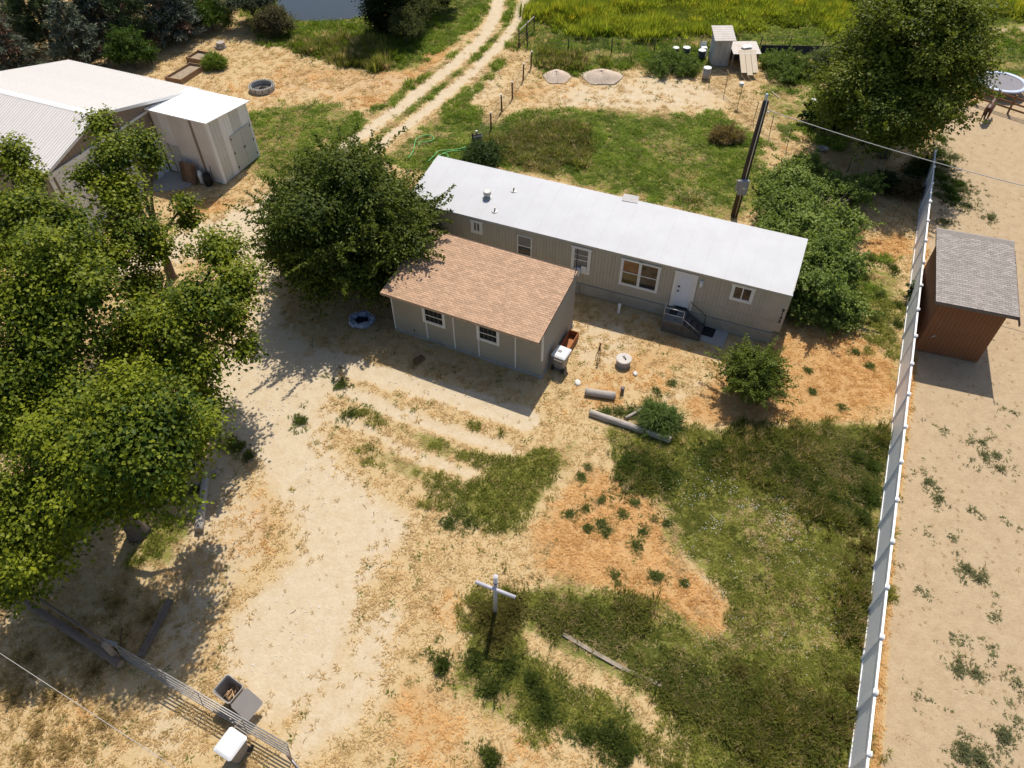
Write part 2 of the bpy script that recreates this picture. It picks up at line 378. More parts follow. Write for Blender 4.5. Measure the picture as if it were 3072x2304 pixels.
def axis(segs):
    out = []
    for a, b, st in segs: out.extend(np.arange(a, b - 1e-6, st))
    return np.array(out + [segs[-1][1]])

def build_ground():
    xs = axis([(-900, -200, 100), (-200, -64, 17), (-64, -34, .6), (-34, 36, .25), (36, 64, .6), (64, 200, 17), (200, 900, 100)])
    ys = axis([(-300, -40, 65), (-40, 4, 4), (4, 56, .25), (56, 100, .5), (100, 260, 20), (260, 1500, 124)])
    X, Y = np.meshgrid(xs, ys, indexing='ij')
    nx, ny = X.shape
    Z = (fbm(X, Y, .35, 5) - .5) * .05 * (np.abs(X) < 60)
    w = {c: sample(W[c], X, Y) for c in CLS}
    far = (Y > 99) | (np.abs(X) > 63) | (Y < 1)
    for c in CLS: w[c] = np.where(far, 0, w[c])
    w['green'] = np.where(far, .8, w['green'])
    Z = Z - .03 * w['dirt'] - .02
    co = np.stack([X, Y, Z], -1).reshape(-1, 3)
    idx = np.arange(nx * ny).reshape(nx, ny)
    q = np.stack([idx[:-1, :-1], idx[1:, :-1], idx[1:, 1:], idx[:-1, 1:]], -1).reshape(-1, 4)
    me = bpy.data.meshes.new('ground')
    me.vertices.add(len(co)); me.vertices.foreach_set('co', co.ravel())
    me.loops.add(q.size); me.loops.foreach_set('vertex_index', q.ravel().astype(np.int32))
    me.polygons.add(len(q)); me.polygons.foreach_set('loop_start', np.arange(0, q.size, 4, dtype=np.int32))
    me.update(calc_edges=True)
    me.polygons.foreach_set('use_smooth', np.ones(len(q), bool))
    for nm, cs in (('gA', ('dirt', 'sand', 'orange')), ('gB', ('green', 'lush', 'meadow'))):
        at = me.attributes.new(nm, 'FLOAT_COLOR', 'POINT')
        d = np.stack([w[c].ravel() for c in cs] + [np.ones(nx * ny)], -1)
        at.data.foreach_set('color', d.ravel().astype(np.float32))
    o = link('ground', me, ground_material(), kind='structure')
    return o

def ground_material():
    m, nt, b = _nt('ground_cover'); N = nt.nodes; Lk = nt.links
    tc = N.new('ShaderNodeTexCoord')
    def noise(s, d=6, r=.65):
        n = N.new('ShaderNodeTexNoise'); n.inputs['Scale'].default_value = s; n.inputs['Detail'].default_value = d; n.inputs['Roughness'].default_value = r
        Lk.new(tc.outputs['Object'], n.inputs['Vector']); return n.outputs['Fac']
    def ramp(f, *st):
        c = N.new('ShaderNodeValToRGB'); e = c.color_ramp.elements
        e[0].position, e[0].color = st[0][0], st[0][1] + (1,)
        e[1].position, e[1].color = st[-1][0], st[-1][1] + (1,)
        for p, cc in st[1:-1]:
            k = e.new(p); k.color = cc + (1,)
        Lk.new(f, c.inputs[0]); return c.outputs[0]
    def math_(op, a, bb):
        n = N.new('ShaderNodeMath'); n.operation = op
        for i, x in enumerate((a, bb)):
            if isinstance(x, (int, float)): n.inputs[i].default_value = x
            else: Lk.new(x, n.inputs[i])
        return n.outputs[0]
    def mix(f, a, bb):
        n = N.new('ShaderNodeMix'); n.data_type = 'RGBA'
        Lk.new(f, n.inputs[0]); Lk.new(a, n.inputs[6]); Lk.new(bb, n.inputs[7]); return n.outputs[2]
    big, med, fine, grit = noise(.35, 8), noise(1.6, 8, .7), noise(7, 6, .7), noise(26, 4, .75)
    def weight(attr, ch, nz, amp, lo=.42, hi=.62):
        a = N.new('ShaderNodeAttribute'); a.attribute_name = attr
        s = N.new('ShaderNodeSeparateColor'); Lk.new(a.outputs['Color'], s.inputs[0])
        v = math_('ADD', s.outputs[ch], math_('MULTIPLY', math_('SUBTRACT', nz, .5), amp))
        r = N.new('ShaderNodeMapRange'); r.interpolation_type = 'SMOOTHSTEP'; r.inputs[1].default_value = lo; r.inputs[2].default_value = hi
        Lk.new(v, r.inputs[0]); return r.outputs[0]
    mixn = math_('ADD', math_('MULTIPLY', med, .55), math_('MULTIPLY', fine, .45))
    mixb = math_('ADD', math_('MULTIPLY', big, .5), math_('MULTIPLY', mixn, .5))
    tex = math_('ADD', math_('MULTIPLY', fine, .45), math_('MULTIPLY', grit, .55))
    straw = ramp(tex, (.28, (.33, .23, .115)), (.46, (.465, .34, .18)), (.62, (.55, .415, .235)), (.8, (.64, .51, .315)))
    dirt = ramp(tex, (.3, (.38, .30, .20)), (.5, (.51, .42, .295)), (.7, (.60, .51, .375)))
    dirt2 = ramp(med, (.35, (.47, .355, .215)), (.6, (.58, .485, .345)))
    dm = N.new('ShaderNodeMix'); dm.data_type = 'RGBA'; dm.inputs[0].default_value = .45; Lk.new(dirt, dm.inputs[6]); Lk.new(dirt2, dm.inputs[7]); dirt = dm.outputs[2]
    sand = ramp(tex, (.3, (.25, .18, .115)), (.46, (.395, .30, .195)), (.62, (.465, .365, .25)), (.78, (.53, .43, .305)))
    sand2 = ramp(med, (.36, (.33, .225, .125)), (.6, (.46, .35, .215)))
    sm = N.new('ShaderNodeMix'); sm.data_type = 'RGBA'; sm.inputs[0].default_value = .4; Lk.new(sand, sm.inputs[6]); Lk.new(sand2, sm.inputs[7]); sand = sm.outputs[2]
    orange = ramp(tex, (.3, (.27, .145, .055)), (.48, (.44, .265, .115)), (.64, (.54, .355, .165)), (.8, (.62, .46, .24)))
    green = ramp(tex, (.3, (.10, .10, .022)), (.5, (.18, .18, .04)), (.7, (.28, .25, .07)), (.85, (.36, .29, .11)))
    lush = ramp(tex, (.3, (.055, .07, .016)), (.55, (.12, .135, .032)), (.8, (.19, .19, .055)))
    meadow = ramp(tex, (.3, (.10, .14, .012)), (.5, (.20, .24, .022)), (.75, (.34, .33, .04)))
    c = straw
    c = mix(weight('gA', 2, mixb, 2.6, .36, .66), c, orange)
    c = mix(weight('gA', 0, mixb, 1.7, .2, .85), c, dirt)
    c = mix(weight('gA', 1, mixn, .5), c, sand)
    c = mix(weight('gB', 0, mixb, 2.8, .36, .7), c, green)
    c = mix(weight('gB', 1, mixb, 2.6, .36, .68), c, lush)
    c = mix(weight('gB', 2, mixb, 3.0, .3, .8), c, meadow)
    Lk.new(c, b.inputs['Base Color'])
    b.inputs['Roughness'].default_value = .95; b.inputs['Specular IOR Level'].default_value = .1
    bp = N.new('ShaderNodeBump'); bp.inputs['Strength'].default_value = .9; bp.inputs['Distance'].default_value = .05
    Lk.new(math_('ADD', math_('MULTIPLY', fine, .7), math_('MULTIPLY', grit, .35)), bp.inputs['Height'])
    Lk.new(bp.outputs[0], b.inputs['Normal'])
    return m

build_ground()

# ------------------------------------------------------------------ building materials
m_siding = M('tan_siding_paint', (.43, .39, .31), .75, .07, 1.5, dirt=(.20, .17, .12), dirtamt=.25)
m_siding_g = M('khaki_panel_paint', (.345, .315, .255), .8, .06, .8, dirt=(.17, .14, .1), dirtamt=.3)
m_skirt = M('grey_tan_skirting_paint', (.33, .31, .26), .8, .1, 2.0, dirt=(.13, .115, .085), dirtamt=.5)
m_wtrim = M('white_trim_paint', (.74, .72, .68), .6, .05, 4, dirt=(.5, .46, .38), dirtamt=.25)
m_door = M('white_door_paint', (.68, .70, .76), .45, .03, 2)
m_roofwhite = M('white_coated_roof', (.485, .49, .51), .6, .05, .8, dirt=(.41, .405, .40), dirtamt=.5)
m_metal_edge = M('galvanised_edge', (.42, .41, .39), .5, .1, 5, metal=.3)
m_shingle = M('brown_shingle', (.45, .295, .195), .95, .10, 5, bump=.4, bscale=60, spec=.1, rnd=.14)
m_shingle_g = M('grey_shingle', (.33, .295, .27), .95, .12, 5, bump=.4, bscale=60, spec=.1, rnd=.16)
m_under = M('dark_underlay', (.10, .065, .05), .95, .1, 3)
m_glass = glass('dark_window_glass')
m_glass_warm = glass('window_with_brown_blind', (.16, .07, .025))
m_glass_grey = glass('window_with_grey_blind', (.16, .15, .135))
m_black = M('black_metal', (.02, .02, .02), .5, .2, 5)
m_concrete = M('concrete', (.36, .345, .32), .9, .12, 3, bump=.3, dirt=(.22, .2, .17), dirtamt=.5)
m_rail = M('pale_steel_rail', (.55, .54, .52), .35, .1, 6, metal=.7)
m_darkwood = M('dark_step_wood', (.10, .09, .08), .85, .2, 4, stretch=(1, 6, 1), dirt=(.2, .18, .15), dirtamt=.4)
m_wood = M('weathered_wood', (.30, .235, .17), .9, .25, 3, bump=.5, bscale=12, stretch=(1, 1, 1), dirt=(.16, .12, .09), dirtamt=.6)
m_barnroof = M('pale_taupe_metal_roof', (.63, .595, .565), .45, .03, .7, dirt=(.5, .45, .41), dirtamt=.3, spec=.4)
m_barnwall = M('taupe_metal_siding', (.285, .225, .18), .6, .06, .6, dirt=(.2, .16, .13), dirtamt=.3)
m_whitemetal = M('white_metal_trim', (.78, .77, .75), .5, .03, 2)
m_shedw = M('white_steel_panel', (.82, .81, .80), .55, .04, .7, dirt=(.42, .38, .34), dirtamt=.4)
m_shedg = M('pale_grey_steel_panel', (.60, .60, .57), .55, .05, .7, dirt=(.3, .27, .24), dirtamt=.4)
m_shedt = M('pale_taupe_steel_panel', (.72, .675, .64), .55, .06, .7, dirt=(.32, .27, .24), dirtamt=.4)
m_shedroof = M('bright_white_steel_roof', (.92, .92, .92), .4, .01, 1)
m_greydoor = M('grey_door_paint', (.50, .50, .47), .6, .04, 1.0)
m_brownwall = M('red_brown_stain', (.225, .098, .042), .8, .15, 1.2, stretch=(1, 1, .4), dirt=(.12, .05, .02), dirtamt=.5)

def framed_window(par, u0, u1, z0, z1, y, fw=.13, glassm=None, style='hung', header=True, glass2=None):
    """white casing standing proud of the wall; sash bars and panes as sub-parts. wall faces -y."""
    f = MB()
    f.box(u0, u0 + fw, y - .055, y, z0, z1); f.box(u1 - fw, u1, y - .055, y, z0, z1)
    f.box(u0 + fw, u1 - fw, y - .052, y, z0, z0 + fw)
    if header: f.box(u0 - .03, u1 + .03, y - .062, y, z1, z1 + fw * .95)
    else: f.box(u0 + fw, u1 - fw, y - .052, y, z1 - fw, z1)
    w = f.obj('window', m_wtrim, par)
    a, b, c, d = u0 + fw, u1 - fw, z0 + fw, (z1 if header else z1 - fw)
    s = MB(); t = .035
    s.box(a, a + t, y - .036, y, c, d); s.box(b - t, b, y - .036, y, c, d); s.box(a + t, b - t, y - .035, y, c, c + t); s.box(a + t, b - t, y - .035, y, d - t, d)
    if style == 'hung': s.box(a + t, b - t, y - .04, y, (c + d) / 2 - .025, (c + d) / 2 + .025)
    else: s.box((a + b) / 2 - .03, (a + b) / 2 + .03, y - .04, y, c + t, d - t)
    s.obj('sash', m_wtrim, w)
    gm = glassm or m_glass
    if style == 'hung':
        MB().box(a + t, b - t, y - .014, y, (c + d) / 2 + .025, d - t).obj('pane', glass2 or gm, w)
        MB().box(a + t, b - t, y - .010, y, c + t, (c + d) / 2 - .025).obj('pane', gm, w)
    else:
        MB().box(a + t, (a + b) / 2 - .03, y - .014, y, c + t, d - t).obj('pane', glass2 or gm, w)
        MB().box((a + b) / 2 + .03, b - t, y - .010, y, c + t, d - t).obj('pane', gm, w)
    return w

def grooved(width, z0, z1, n, y=0.0, depth=.02, gap=.007):
    """siding sheet with vertical grooves: n battens, the grooves recessed; local x 0..width, faces -y"""
    b = MB(); st = width / n
    b.box(0.001, width - .001, y + .006, y + depth, z0, z1)
    for i in range(n):
        b.add([(i * st + gap / 2, y + .006, z0), ((i + 1) * st - gap / 2, y + .006, z0), ((i + 1) * st - gap / 2, y + .006, z1), (i * st + gap / 2, y + .006, z1),
               (i * st + gap / 2 + .004, y - .008, z0), ((i + 1) * st - gap / 2 - .004, y - .008, z0), ((i + 1) * st - gap / 2 - .004, y - .008, z1), (i * st + gap / 2 + .004, y - .008, z1)],
              [(4, 5, 6, 7), (0, 1, 5, 4), (2, 3, 7, 6), (1, 2, 6, 5), (0, 4, 7, 3)])
    return b

# ------------------------------------------------------------------ the single-wide home
MYAW = R(-22.97)
home = thing('mobile_home', 'long single-wide home with white roof, tan siding and white trimmed windows', 'house', (15.09, 30.15), MYAW)
HL, HW = 23.42, 4.46
core = MB()
core.prism([(.14, .05), (HW - .1, .05), (HW - .1, 4.38), (.14, 3.72)], 'x', -HL + .12, -.42)
core.prism([(.14, 1.0), (HW - .1, 1.0), (HW - .1, 4.38), (.14, 3.72)], 'x', -.42, -.04)
core.obj('wall', m_siding, home)
pm = grooved(1.22, .86, 3.76, 6).mesh('siding_panel')
pm.materials.append(m_siding)
for i in range(18):
    shared('siding_panel', pm, home, (-HL + .1 + i * 1.22, .12, 0))
lastu = -HL + .1 + 18 * 1.22
lp = MB()
lp.prism([(lastu, .86), (-.38, .9), (-.02, 1.69), (-.02, 3.76), (lastu, 3.76)], 'y', .112, .138)
lp.obj('siding_panel', m_siding, home)
MB().box(-6.0 + 1.0, -.2, .104, .111, 1.70, 1.715).obj('seam_strip', m_skirt, home)
em = grooved(1.1, 1.0, 4.0, 5).mesh('siding_panel'); em.materials.append(m_siding)
for i in range(4):
    shared('siding_panel', em, home, (-.015, .14 + i * 1.08, 0.05), (0, 0, R(90)))
    shared('siding_panel', em, home, (-HL + .1, .14 + (i + 1) * 1.08, 0.0), (0, 0, R(-90)))
for k, (a, b) in enumerate(((-HL + .1, -17.6), (-17.55, -11.9), (-11.85, -6.5), (-6.45, -.36))):
    MB().box(a, b, .085, .14, .02 + .004 * k, .30).obj('skirt_board', m_skirt, home)
    MB().box(a, b, .062, .14, .315, .60 + .01 * k).obj('skirt_board', m_skirt, home)
    MB().box(a, b, .045, .14, .615, .80 + .012 * k).obj('skirt_board', m_skirt, home)
MB().box(-.36, -.3, .10, HW - .15, .02, .86).obj('skirt_end', m_skirt, home)
# roof: shallow sheet, bowed a little, with a lipped edge
rf = MB(); rings = []
for u in (-HL, 0):
    top = [(u, v, 3.827 + .661 * v / HW + .05 * math.sin(math.pi * v / HW)) for v in np.linspace(-.02, HW, 9)]
    rings.append(top + [(u, p[1], p[2] - .07) for p in reversed(top)])
rf.loft(rings); roof = rf.obj('roof', m_roofwhite, home)
MB().box(-HL + .01, -.01, -.03, -.021, 3.70, 3.82).obj('gutter_edge', m_metal_edge, roof)
def roof_z(v): return 3.827 + .661 * v / HW + .05 * math.sin(math.pi * v / HW)
for k in range(1, 19):
    uu = -HL + k * 1.232; sm = MB(); vs = np.linspace(0.0, HW - .02, 9)
    sm.loft([[(uu - .02, v, roof_z(v) - .01), (uu - .012, v, roof_z(v) + .006), (uu + .012, v, roof_z(v) + .006), (uu + .02, v, roof_z(v) - .01)] for v in vs])
    sm.obj('roof_seam', m_roofwhite, roof)
def to_home(x, y):
    c, s = math.cos(MYAW), math.sin(MYAW); dx, dy = x - 15.09, y - 30.15
    return dx * c + dy * s, -dx * s + dy * c
u, v = to_home(-1.45, 39.12); z = roof_z(v)
vt = MB().lathe([(.30, -.05), (.30, .03), (.17, .05), (.17, .22), (.24, .23), (.24, .38), (.2, .42)], 16, (u, v, z)).obj('roof_vent', m_metal_edge, roof)
for px, py in ((.18, 39.57), (-.98, 37.89)):
    u, v = to_home(px, py); z = roof_z(v)
    MB().lathe([(.2, -.05), (.2, .02), (.05, .04), (.05, .24)], 12, (u, v, z)).obj('vent_pipe', m_metal_edge, roof)
u, v = to_home(7.22, 38.33); z = roof_z(v)
MB().obox((u, v, z + .015), (.95, .62, .05), (math.atan(.661 / HW), 0, .08)).obj('roof_patch', M('patched_roof_hatch', (.44, .42, .41), .7, .15, 4, dirt=(.25, .22, .21), dirtamt=.6), roof)
framed_window(home, -19.1, -18.33, 2.6, 3.4, .112, .17, m_glass_grey, 'slide')
w2 = MB(); w2.box(-16.03, -15.97, .07, .112, 1.85, 3.27); w2.box(-15.15, -15.09, .07, .112, 1.85, 3.27); w2.box(-15.97, -15.15, .072, .112, 3.21, 3.27); w2.box(-15.97, -15.15, .072, .112, 2.50, 2.56); w2.box(-15.97, -15.15, .072, .112, 1.85, 1.91)
w2o = w2.obj('window', m_wtrim, home)
MB().box(-15.97, -15.15, .095, .112, 2.56, 3.21).obj('pane', m_glass_grey, w2o)
MB().box(-15.97, -15.15, .098, .112, 1.91, 2.50).obj('pane', m_glass, w2o)
w3 = framed_window(home, -12.55, -11.36, 1.62, 3.36, .112, .15, m_glass_grey, 'hung', glass2=m_glass_grey)
MB().box(-12.36, -11.55, .09, .10, 2.9, 2.93).obj('blind_rail', m_wtrim, w3)
w4 = framed_window(home, -9.53, -8.30, 1.55, 3.38, .112, .12, glass('window_with_olive_room', (.09, .065, .02)), 'hung', glass2=m_glass_warm)
w4b = framed_window(home, -8.46, -7.2, 1.55, 3.38, .108, .12, m_glass, 'hung', glass2=glass('window_with_dark_brown_blind', (.035, .022, .015)))
w5 = framed_window(home, -3.18, -1.93, 2.48, 3.47, .112, .15, m_glass, 'slide', glass2=glass('window_dark', (.03, .024, .022)))
dr = MB(); dr.box(-6.38, -6.14, .05, .112, .95, 3.40); dr.box(-5.30, -5.07, .05, .112, .95, 3.40); dr.box(-6.40, -5.05, .045, .112, 3.40, 3.56)
dro = dr.obj('door_casing', m_wtrim, home)
dm = MB(); dm.box(-6.14, -5.30, .075, .112, 1.06, 3.40)
for zz in (1.25, 2.35): 
    dm.box(-6.02, -5.42, .068, .075, zz, zz + .85)
door = dm.obj('door', m_door, home)
MB().lathe([(.0, 0), (.05, .01), (.05, .06), (.0, .07)], 12).obj('door_knob', m_black, door).matrix_basis = Matrix.Translation((-6.02, .06, 2.18)) @ Matrix.Rotation(R(90), 4, 'X')
MB().lathe([(.0, 0), (.06, .01), (.06, .04), (.0, .05)], 12).obj('deadbolt', m_black, door).matrix_basis = Matrix.Translation((-6.02, .065, 2.5)) @ Matrix.Rotation(R(90), 4, 'X')
MB().box(-5.98, -5.25, .0, .112, .98, 1.05).obj('threshold', m_black, home)
lm = MB().lathe([(.05, 0), (.05, .12), (.09, .14), (.06, .28), (.12, .42), (.03, .46)], 12, (-4.84, .04, 2.82)).obj('porch_lamp', m_whitemetal, home)
for k, ch in enumerate('9145'):
    cu = bpy.data.curves.new('digit', 'FONT'); cu.body = ch; cu.size = .31; cu.extrude = .012; cu.align_x = 'CENTER'; cu.offset = .003
    tmp = bpy.data.objects.new('tmp', cu); COL.objects.link(tmp)
    dg = bpy.context.evaluated_depsgraph_get(); me = bpy.data.meshes.new_from_object(tmp.evaluated_get(dg))
    bpy.data.objects.remove(tmp)
    d = link('house_number_digit', me, m_black, home); d.location = (-.20, .09, 2.50 - k * .262); d.rotation_euler = (R(90), 0, 0)

# porch steps in front of the door
st = thing('porch_steps', 'small dark wooden stoop with steel handrails at the white door', 'steps', (15.09, 30.15), MYAW)
MB().box(-6.42, -5.22, -1.25, .02, .80, .92).obj('deck', M('grey_deck', (.16, .155, .145), .9, .3, 3, dirt=(.08, .075, .07), dirtamt=.5), st)
for u in (-6.38, -5.34):
    for vv in (-1.22, -.12):
        MB().box(u, u + .09, vv, vv + .09, 0, .795).obj('post', m_darkwood, st)
MB().box(-6.40, -5.24, -1.235, -1.20, .08, .78).obj('front_board', m_darkwood, st)
for k in range(3):
    u0 = -5.20 + k * .37; z1 = .70 - k * .235
    MB().box(u0, u0 + .34, -1.2, -.12, z1 - .06, z1).obj('tread', m_darkwood, st)
    MB().box(u0 + .29, u0 + .33, -1.16, -.16, z1 - .23, z1 - .065).obj('riser', m_darkwood, st)
for vv in (-1.24, -.10):
    MB().prism([(-5.22, .0), (-4.08, .0), (-4.08, .2), (-5.22, .92)], 'y', vv, vv + .04).obj('stringer', m_darkwood, st)
def rail(pts, name='handrail', r=.022, mat=None): return MB().tube(pts, r, 8).obj(name, mat or m_rail, st, True)
for zz in (1.38, 1.82):
    rail([(-6.38, -1.2, zz), (-5.26, -1.2, zz)])
rail([(-6.38, -1.2, .92), (-6.38, -1.2, 1.82), (-6.38, -.15, 1.86), (-6.38, -.12, .92)])
rail([(-5.26, -1.2, .92), (-5.26, -1.2, 1.82)])
rail([(-5.26, -1.2, 1.82), (-4.15, -1.2, 1.05), (-4.12, -1.2, .1)], mat=m_black)
rail([(-5.2, -.1, .92), (-5.2, -.1, 1.75), (-4.15, -.1, 1.0), (-4.12, -.1, .1)], mat=m_black)
rail([(-5.2, -1.2, 1.25), (-4.15, -1.2, .55)], 'mid_rail', mat=m_rail)
MB().box(-6.2, -5.75, -.65, -.2, .921, .94).obj('mat', m_black, st)
tag(MB().box(-.72, .72, -.68, .70, -.03, .05).obj('concrete_slab', m_concrete), 'pale square concrete slab on the ground at the foot of the porch steps', 'slab').matrix_world = Matrix.Translation((11.75, 31.0, 0)) @ Matrix.Rotation(R(-26), 4, 'Z')
tag(MB().box(-.35, .35, -.4, .38, 0, .02).obj('doormat', m_black), 'dark doormat lying on the concrete slab beside the steps', 'doormat').matrix_world = Matrix.Translation((11.5, 31.35, .054)) @ Matrix.Rotation(R(-26), 4, 'Z')

# ------------------------------------------------------------------ shingles: the largest 300 as pieces, the rest joined
def shingle_roof(par, roof_obj, u0, u1, v0, v1, z_of, tw, th, mat, keep=300, flip=False, stagger=.5, lift=.004):
    """tabs over the slope; u along the eave, v up the slope"""
    base = MB()
    t = .012
    base.add([(0, 0, .0), (tw - .012, 0, .0), (tw - .012, th * 1.25, .0), (0, th * 1.25, .0), (0, 0, t), (tw - .012, 0, t), (tw - .012, th * 1.25, .004), (0, th * 1.25, .004)],
             [(4, 5, 6, 7), (0, 1, 5, 4), (1, 2, 6, 5), (3, 0, 4, 7), (2, 3, 7, 6)])
    bm = base.mesh('shingle'); bm.materials.append(mat)
    sl = math.atan2(z_of(v1) - z_of(v0), v1 - v0); ln = math.hypot(v1 - v0, z_of(v1) - z_of(v0))
    rest = MB(); n = 0; rows = int(ln / th)
    for r in range(rows):
        s = r * th; vv = v0 + s * math.cos(sl); zz = z_of(v0) + s * math.sin(sl) + lift + .004
        x = u0 - (tw * ((r * stagger) % 1.0)) - random.random() * .06
        while x < u1 - .01:
            a = max(x, u0); b = min(x + tw - .012, u1)
            if b - a > .03:
                if n < keep and a == x and b == x + tw - .012:
                    o = shared('shingle', bm, roof_obj, (x, vv, zz + random.random() * .003), (sl - .03, 0, 0)); n += 1
                else:
                    e = th * 1.25 if r < rows - 1 else th
                    c, sn = math.cos(sl - .03), math.sin(sl - .03); j = random.random() * .003
                    P = lambda xx, s_, h: (xx, vv + s_ * c - h * sn, zz + j + s_ * sn + h * c)
                    rest.add([P(a, 0, 0), P(b, 0, 0), P(b, 0, t), P(a, 0, t), P(b, e, .004), P(a, e, .004)], [(0, 1, 2, 3), (3, 2, 4, 5), (1, 4, 2), (0, 3, 5)])
            x += tw
    rest.obj('shingle_field', mat, roof_obj, kind='stuff')

# ------------------------------------------------------------------ the shed-roofed outbuilding in front
GYAW = R(-25.04)
gar = thing('outbuilding', 'khaki outbuilding with brown shingled lean roof in front of the long home', 'outbuilding', (1.64, 27.79), GYAW)
GL, GW, GSL = 9.29, 4.63, (4.125 - 3.495) / 4.63
gz = lambda v: 3.495 + GSL * v
gw = MB(); gw.prism([(0, .12), (GW, .12), (GW, 4.05), (0, 3.42)], 'x', -GL, 0); gw.obj('wall', m_siding_g, gar)
MB().box(-GL - .04, .05, -.05, GW + .04, -.06, .125).obj('foundation', m_concrete, gar)
rb = MB(); rb.prism([(-.73, gz(-.73) - .11), (GW + .06, gz(GW + .06) - .11), (GW + .06, gz(GW + .06)), (-.73, gz(-.73))], 'x', -GL - .12, .06)
groof = rb.obj('roof', m_under, gar)
shingle_roof(gar, groof, -GL - .13, .07, -.75, GW + .03, gz, .33, .142, m_shingle)
MB().box(-GL - .14, .075, -.765, -.735, gz(-.73) - .13, gz(-.73) - .005).obj('fascia', M('tan_fascia', (.42, .31, .22), .8, .1, 3), groof)
for u in np.linspace(-GL + .4, -.4, 8):
    MB().box(u - .03, u + .03, -.70, .02, gz(-.7) - .25, gz(-.7) - .12).obj('rafter_tail', m_darkwood, groof)
for u in (-9.31, -5.37, -1.59):
    MB().box(u - .035, u + .035, -.03, .0, .13, 3.38).obj('batten', m_wtrim, gar)
for u in (-7.15, -3.83):
    MB().box(u - .035, u + .035, -.03, .0, .13, 1.42).obj('batten', m_wtrim, gar)
MB().box(-.075, .03, -.032, .05, 1.35, 3.38).obj('corner_board', m_wtrim, gar)
for (a, b) in ((-7.32, -5.88), (-3.92, -2.54)):
    w = framed_window(gar, a, b, 1.44, 2.66, 0.0, .14, m_glass, 'hung', header=False)
    for k in range(1, 4):
        u = a + .17 + k * (b - a - .34) / 4
        MB().box(u - .008, u + .008, -.022, -.012, 1.6, 2.5).obj('muntin', bpy.data.materials.get('grey_muntin') or M('grey_muntin', (.16, .16, .15), .5, .1, 3), w)
mast = thing('antenna_mast', 'thin dark mast standing at the back corner of the outbuilding', 'mast', (3.56, 32.14))
MB().tube([(0, 0, 0), (0.02, 0, 5.5)], .028, 8).obj('pole', m_black, mast, True)
MB().tube([(-.14, 0, 5.3), (.14, .02, 5.3)], .015, 6).obj('arm', m_black, mast, True)
ac = thing('window_air_conditioner', 'white window air conditioner in the lower sash behind the outbuilding roof', 'air conditioner', (15.09, 30.15), MYAW)
MB().cbox(-12.25, -11.9, -.34, .05, 1.70, 2.05, .02).obj('housing', m_whitemetal, ac)
MB().box(-12.18, -11.98, -.352, -.342, 1.76, 1.97).obj('grille', m_black, ac)
MB().box(-11.88, -11.55, .03, .06, 1.78, 2.2).obj('side_panel', m_wtrim, ac)

# ------------------------------------------------------------------ the barn (left) and the white lean shed on its gable
BYAW = R(-23.0)
barn = thing('barn', 'taupe metal barn with pale ribbed gable roof and white trim', 'barn', (-25.43, 49.12), BYAW)
BL = 12.6
YF, YR, YB, ZF, ZR, ZB = -9.15, -4.07, 5.05, 5.05, 6.47, 4.06
MB().prism([(YF + .2, 0), (YB - .15, 0), (YB - .15, ZB - .1), (YR, ZR - .12), (YF + .2, ZF - .1)], 'x', -BL + .2, -.03).obj('wall', m_barnwall, barn)
def top_z(y): return (ZF + (ZR - ZF) * (y - YF) / (YR - YF)) if y < YR else (ZR + (ZB - ZR) * (y - YR) / (YB - YR))
y = YF + .2
while y < YB - .2:                       # gable sheets, each with three ribs
    y1 = min(y + .915, YB - .16); p = MB()
    p.prism([(y + .004, .02), (y1 - .004, .02), (y1 - .004, top_z(y1) - .14), (y + .004, top_z(y) - .14)] if not (y < YR < y1) else
            [(y + .004, .02), (y1 - .004, .02), (y1 - .004, top_z(y1) - .14), (YR, ZR - .14), (y + .004, top_z(y) - .14)], 'x', -.028, 0.0)
    for k in range(3):
        yy = y + .12 + k * .305
        if yy < y1 - .05: p.prism([(yy, .03), (yy + .05, .03), (yy + .05, top_z(yy) - .16), (yy, top_z(yy) - .16)], 'x', .0, .02)
    p.obj('siding_panel', m_barnwall, barn); y = y1
sp = MB(); sp.box(0.003, .91, -.02, 0, .02, ZF - .12)
for k in range(3): sp.box(.12 + k * .3, .17 + k * .3, -.04, -.02, .03, ZF - .13)
spm = sp.mesh('siding_panel'); spm.materials.append(m_barnwall)
for k in range(13): shared('siding_panel', spm, barn, (-BL + .25 + k * .93, YF + .19, 0))
broof = thing('roof_tmp', 'x', 'x'); bpy.data.objects.remove(broof)
core_r = MB(); core_r.prism([(YF, ZF - .10), (YR, ZR - .12), (YB, ZB - .10), (YB, ZB - .01), (YR, ZR - .012), (YF, ZF - .01)], 'x', -BL, .3)
broof = core_r.obj('roof', m_barnroof, barn)
def ribbed_sheet(width, length, ribs=4):
    b = MB(); pts = [(0.0, 0)]; st = width / ribs
    for i in range(ribs):
        c = st * (i + .5); pts += [(c - .035, 0), (c - .018, .028), (c + .018, .028), (c + .035, 0)]
    pts.append((width - .004, 0))
    b.add([(x, 0, z + .012) for x, z in pts] + [(x, length, z + .012) for x, z in pts] + [(0, 0, -.002), (width - .004, 0, -.002)],
          [(i, i + 1, i + 1 + len(pts), i + len(pts)) for i in range(len(pts) - 1)] + [tuple(range(len(pts))) + (2 * len(pts) + 1, 2 * len(pts))])
    return b.mesh('roof_panel')
lf = math.hypot(YR - YF, ZR - ZF); af = math.atan2(ZR - ZF, YR - YF)
lb = math.hypot(YB - YR, ZB - ZR); ab = math.atan2(ZB - ZR, YB - YR)
rpf = ribbed_sheet(.92, lf); rpf.materials.append(m_barnroof)
rpb = ribbed_sheet(.92, lb); rpb.materials.append(m_barnroof)
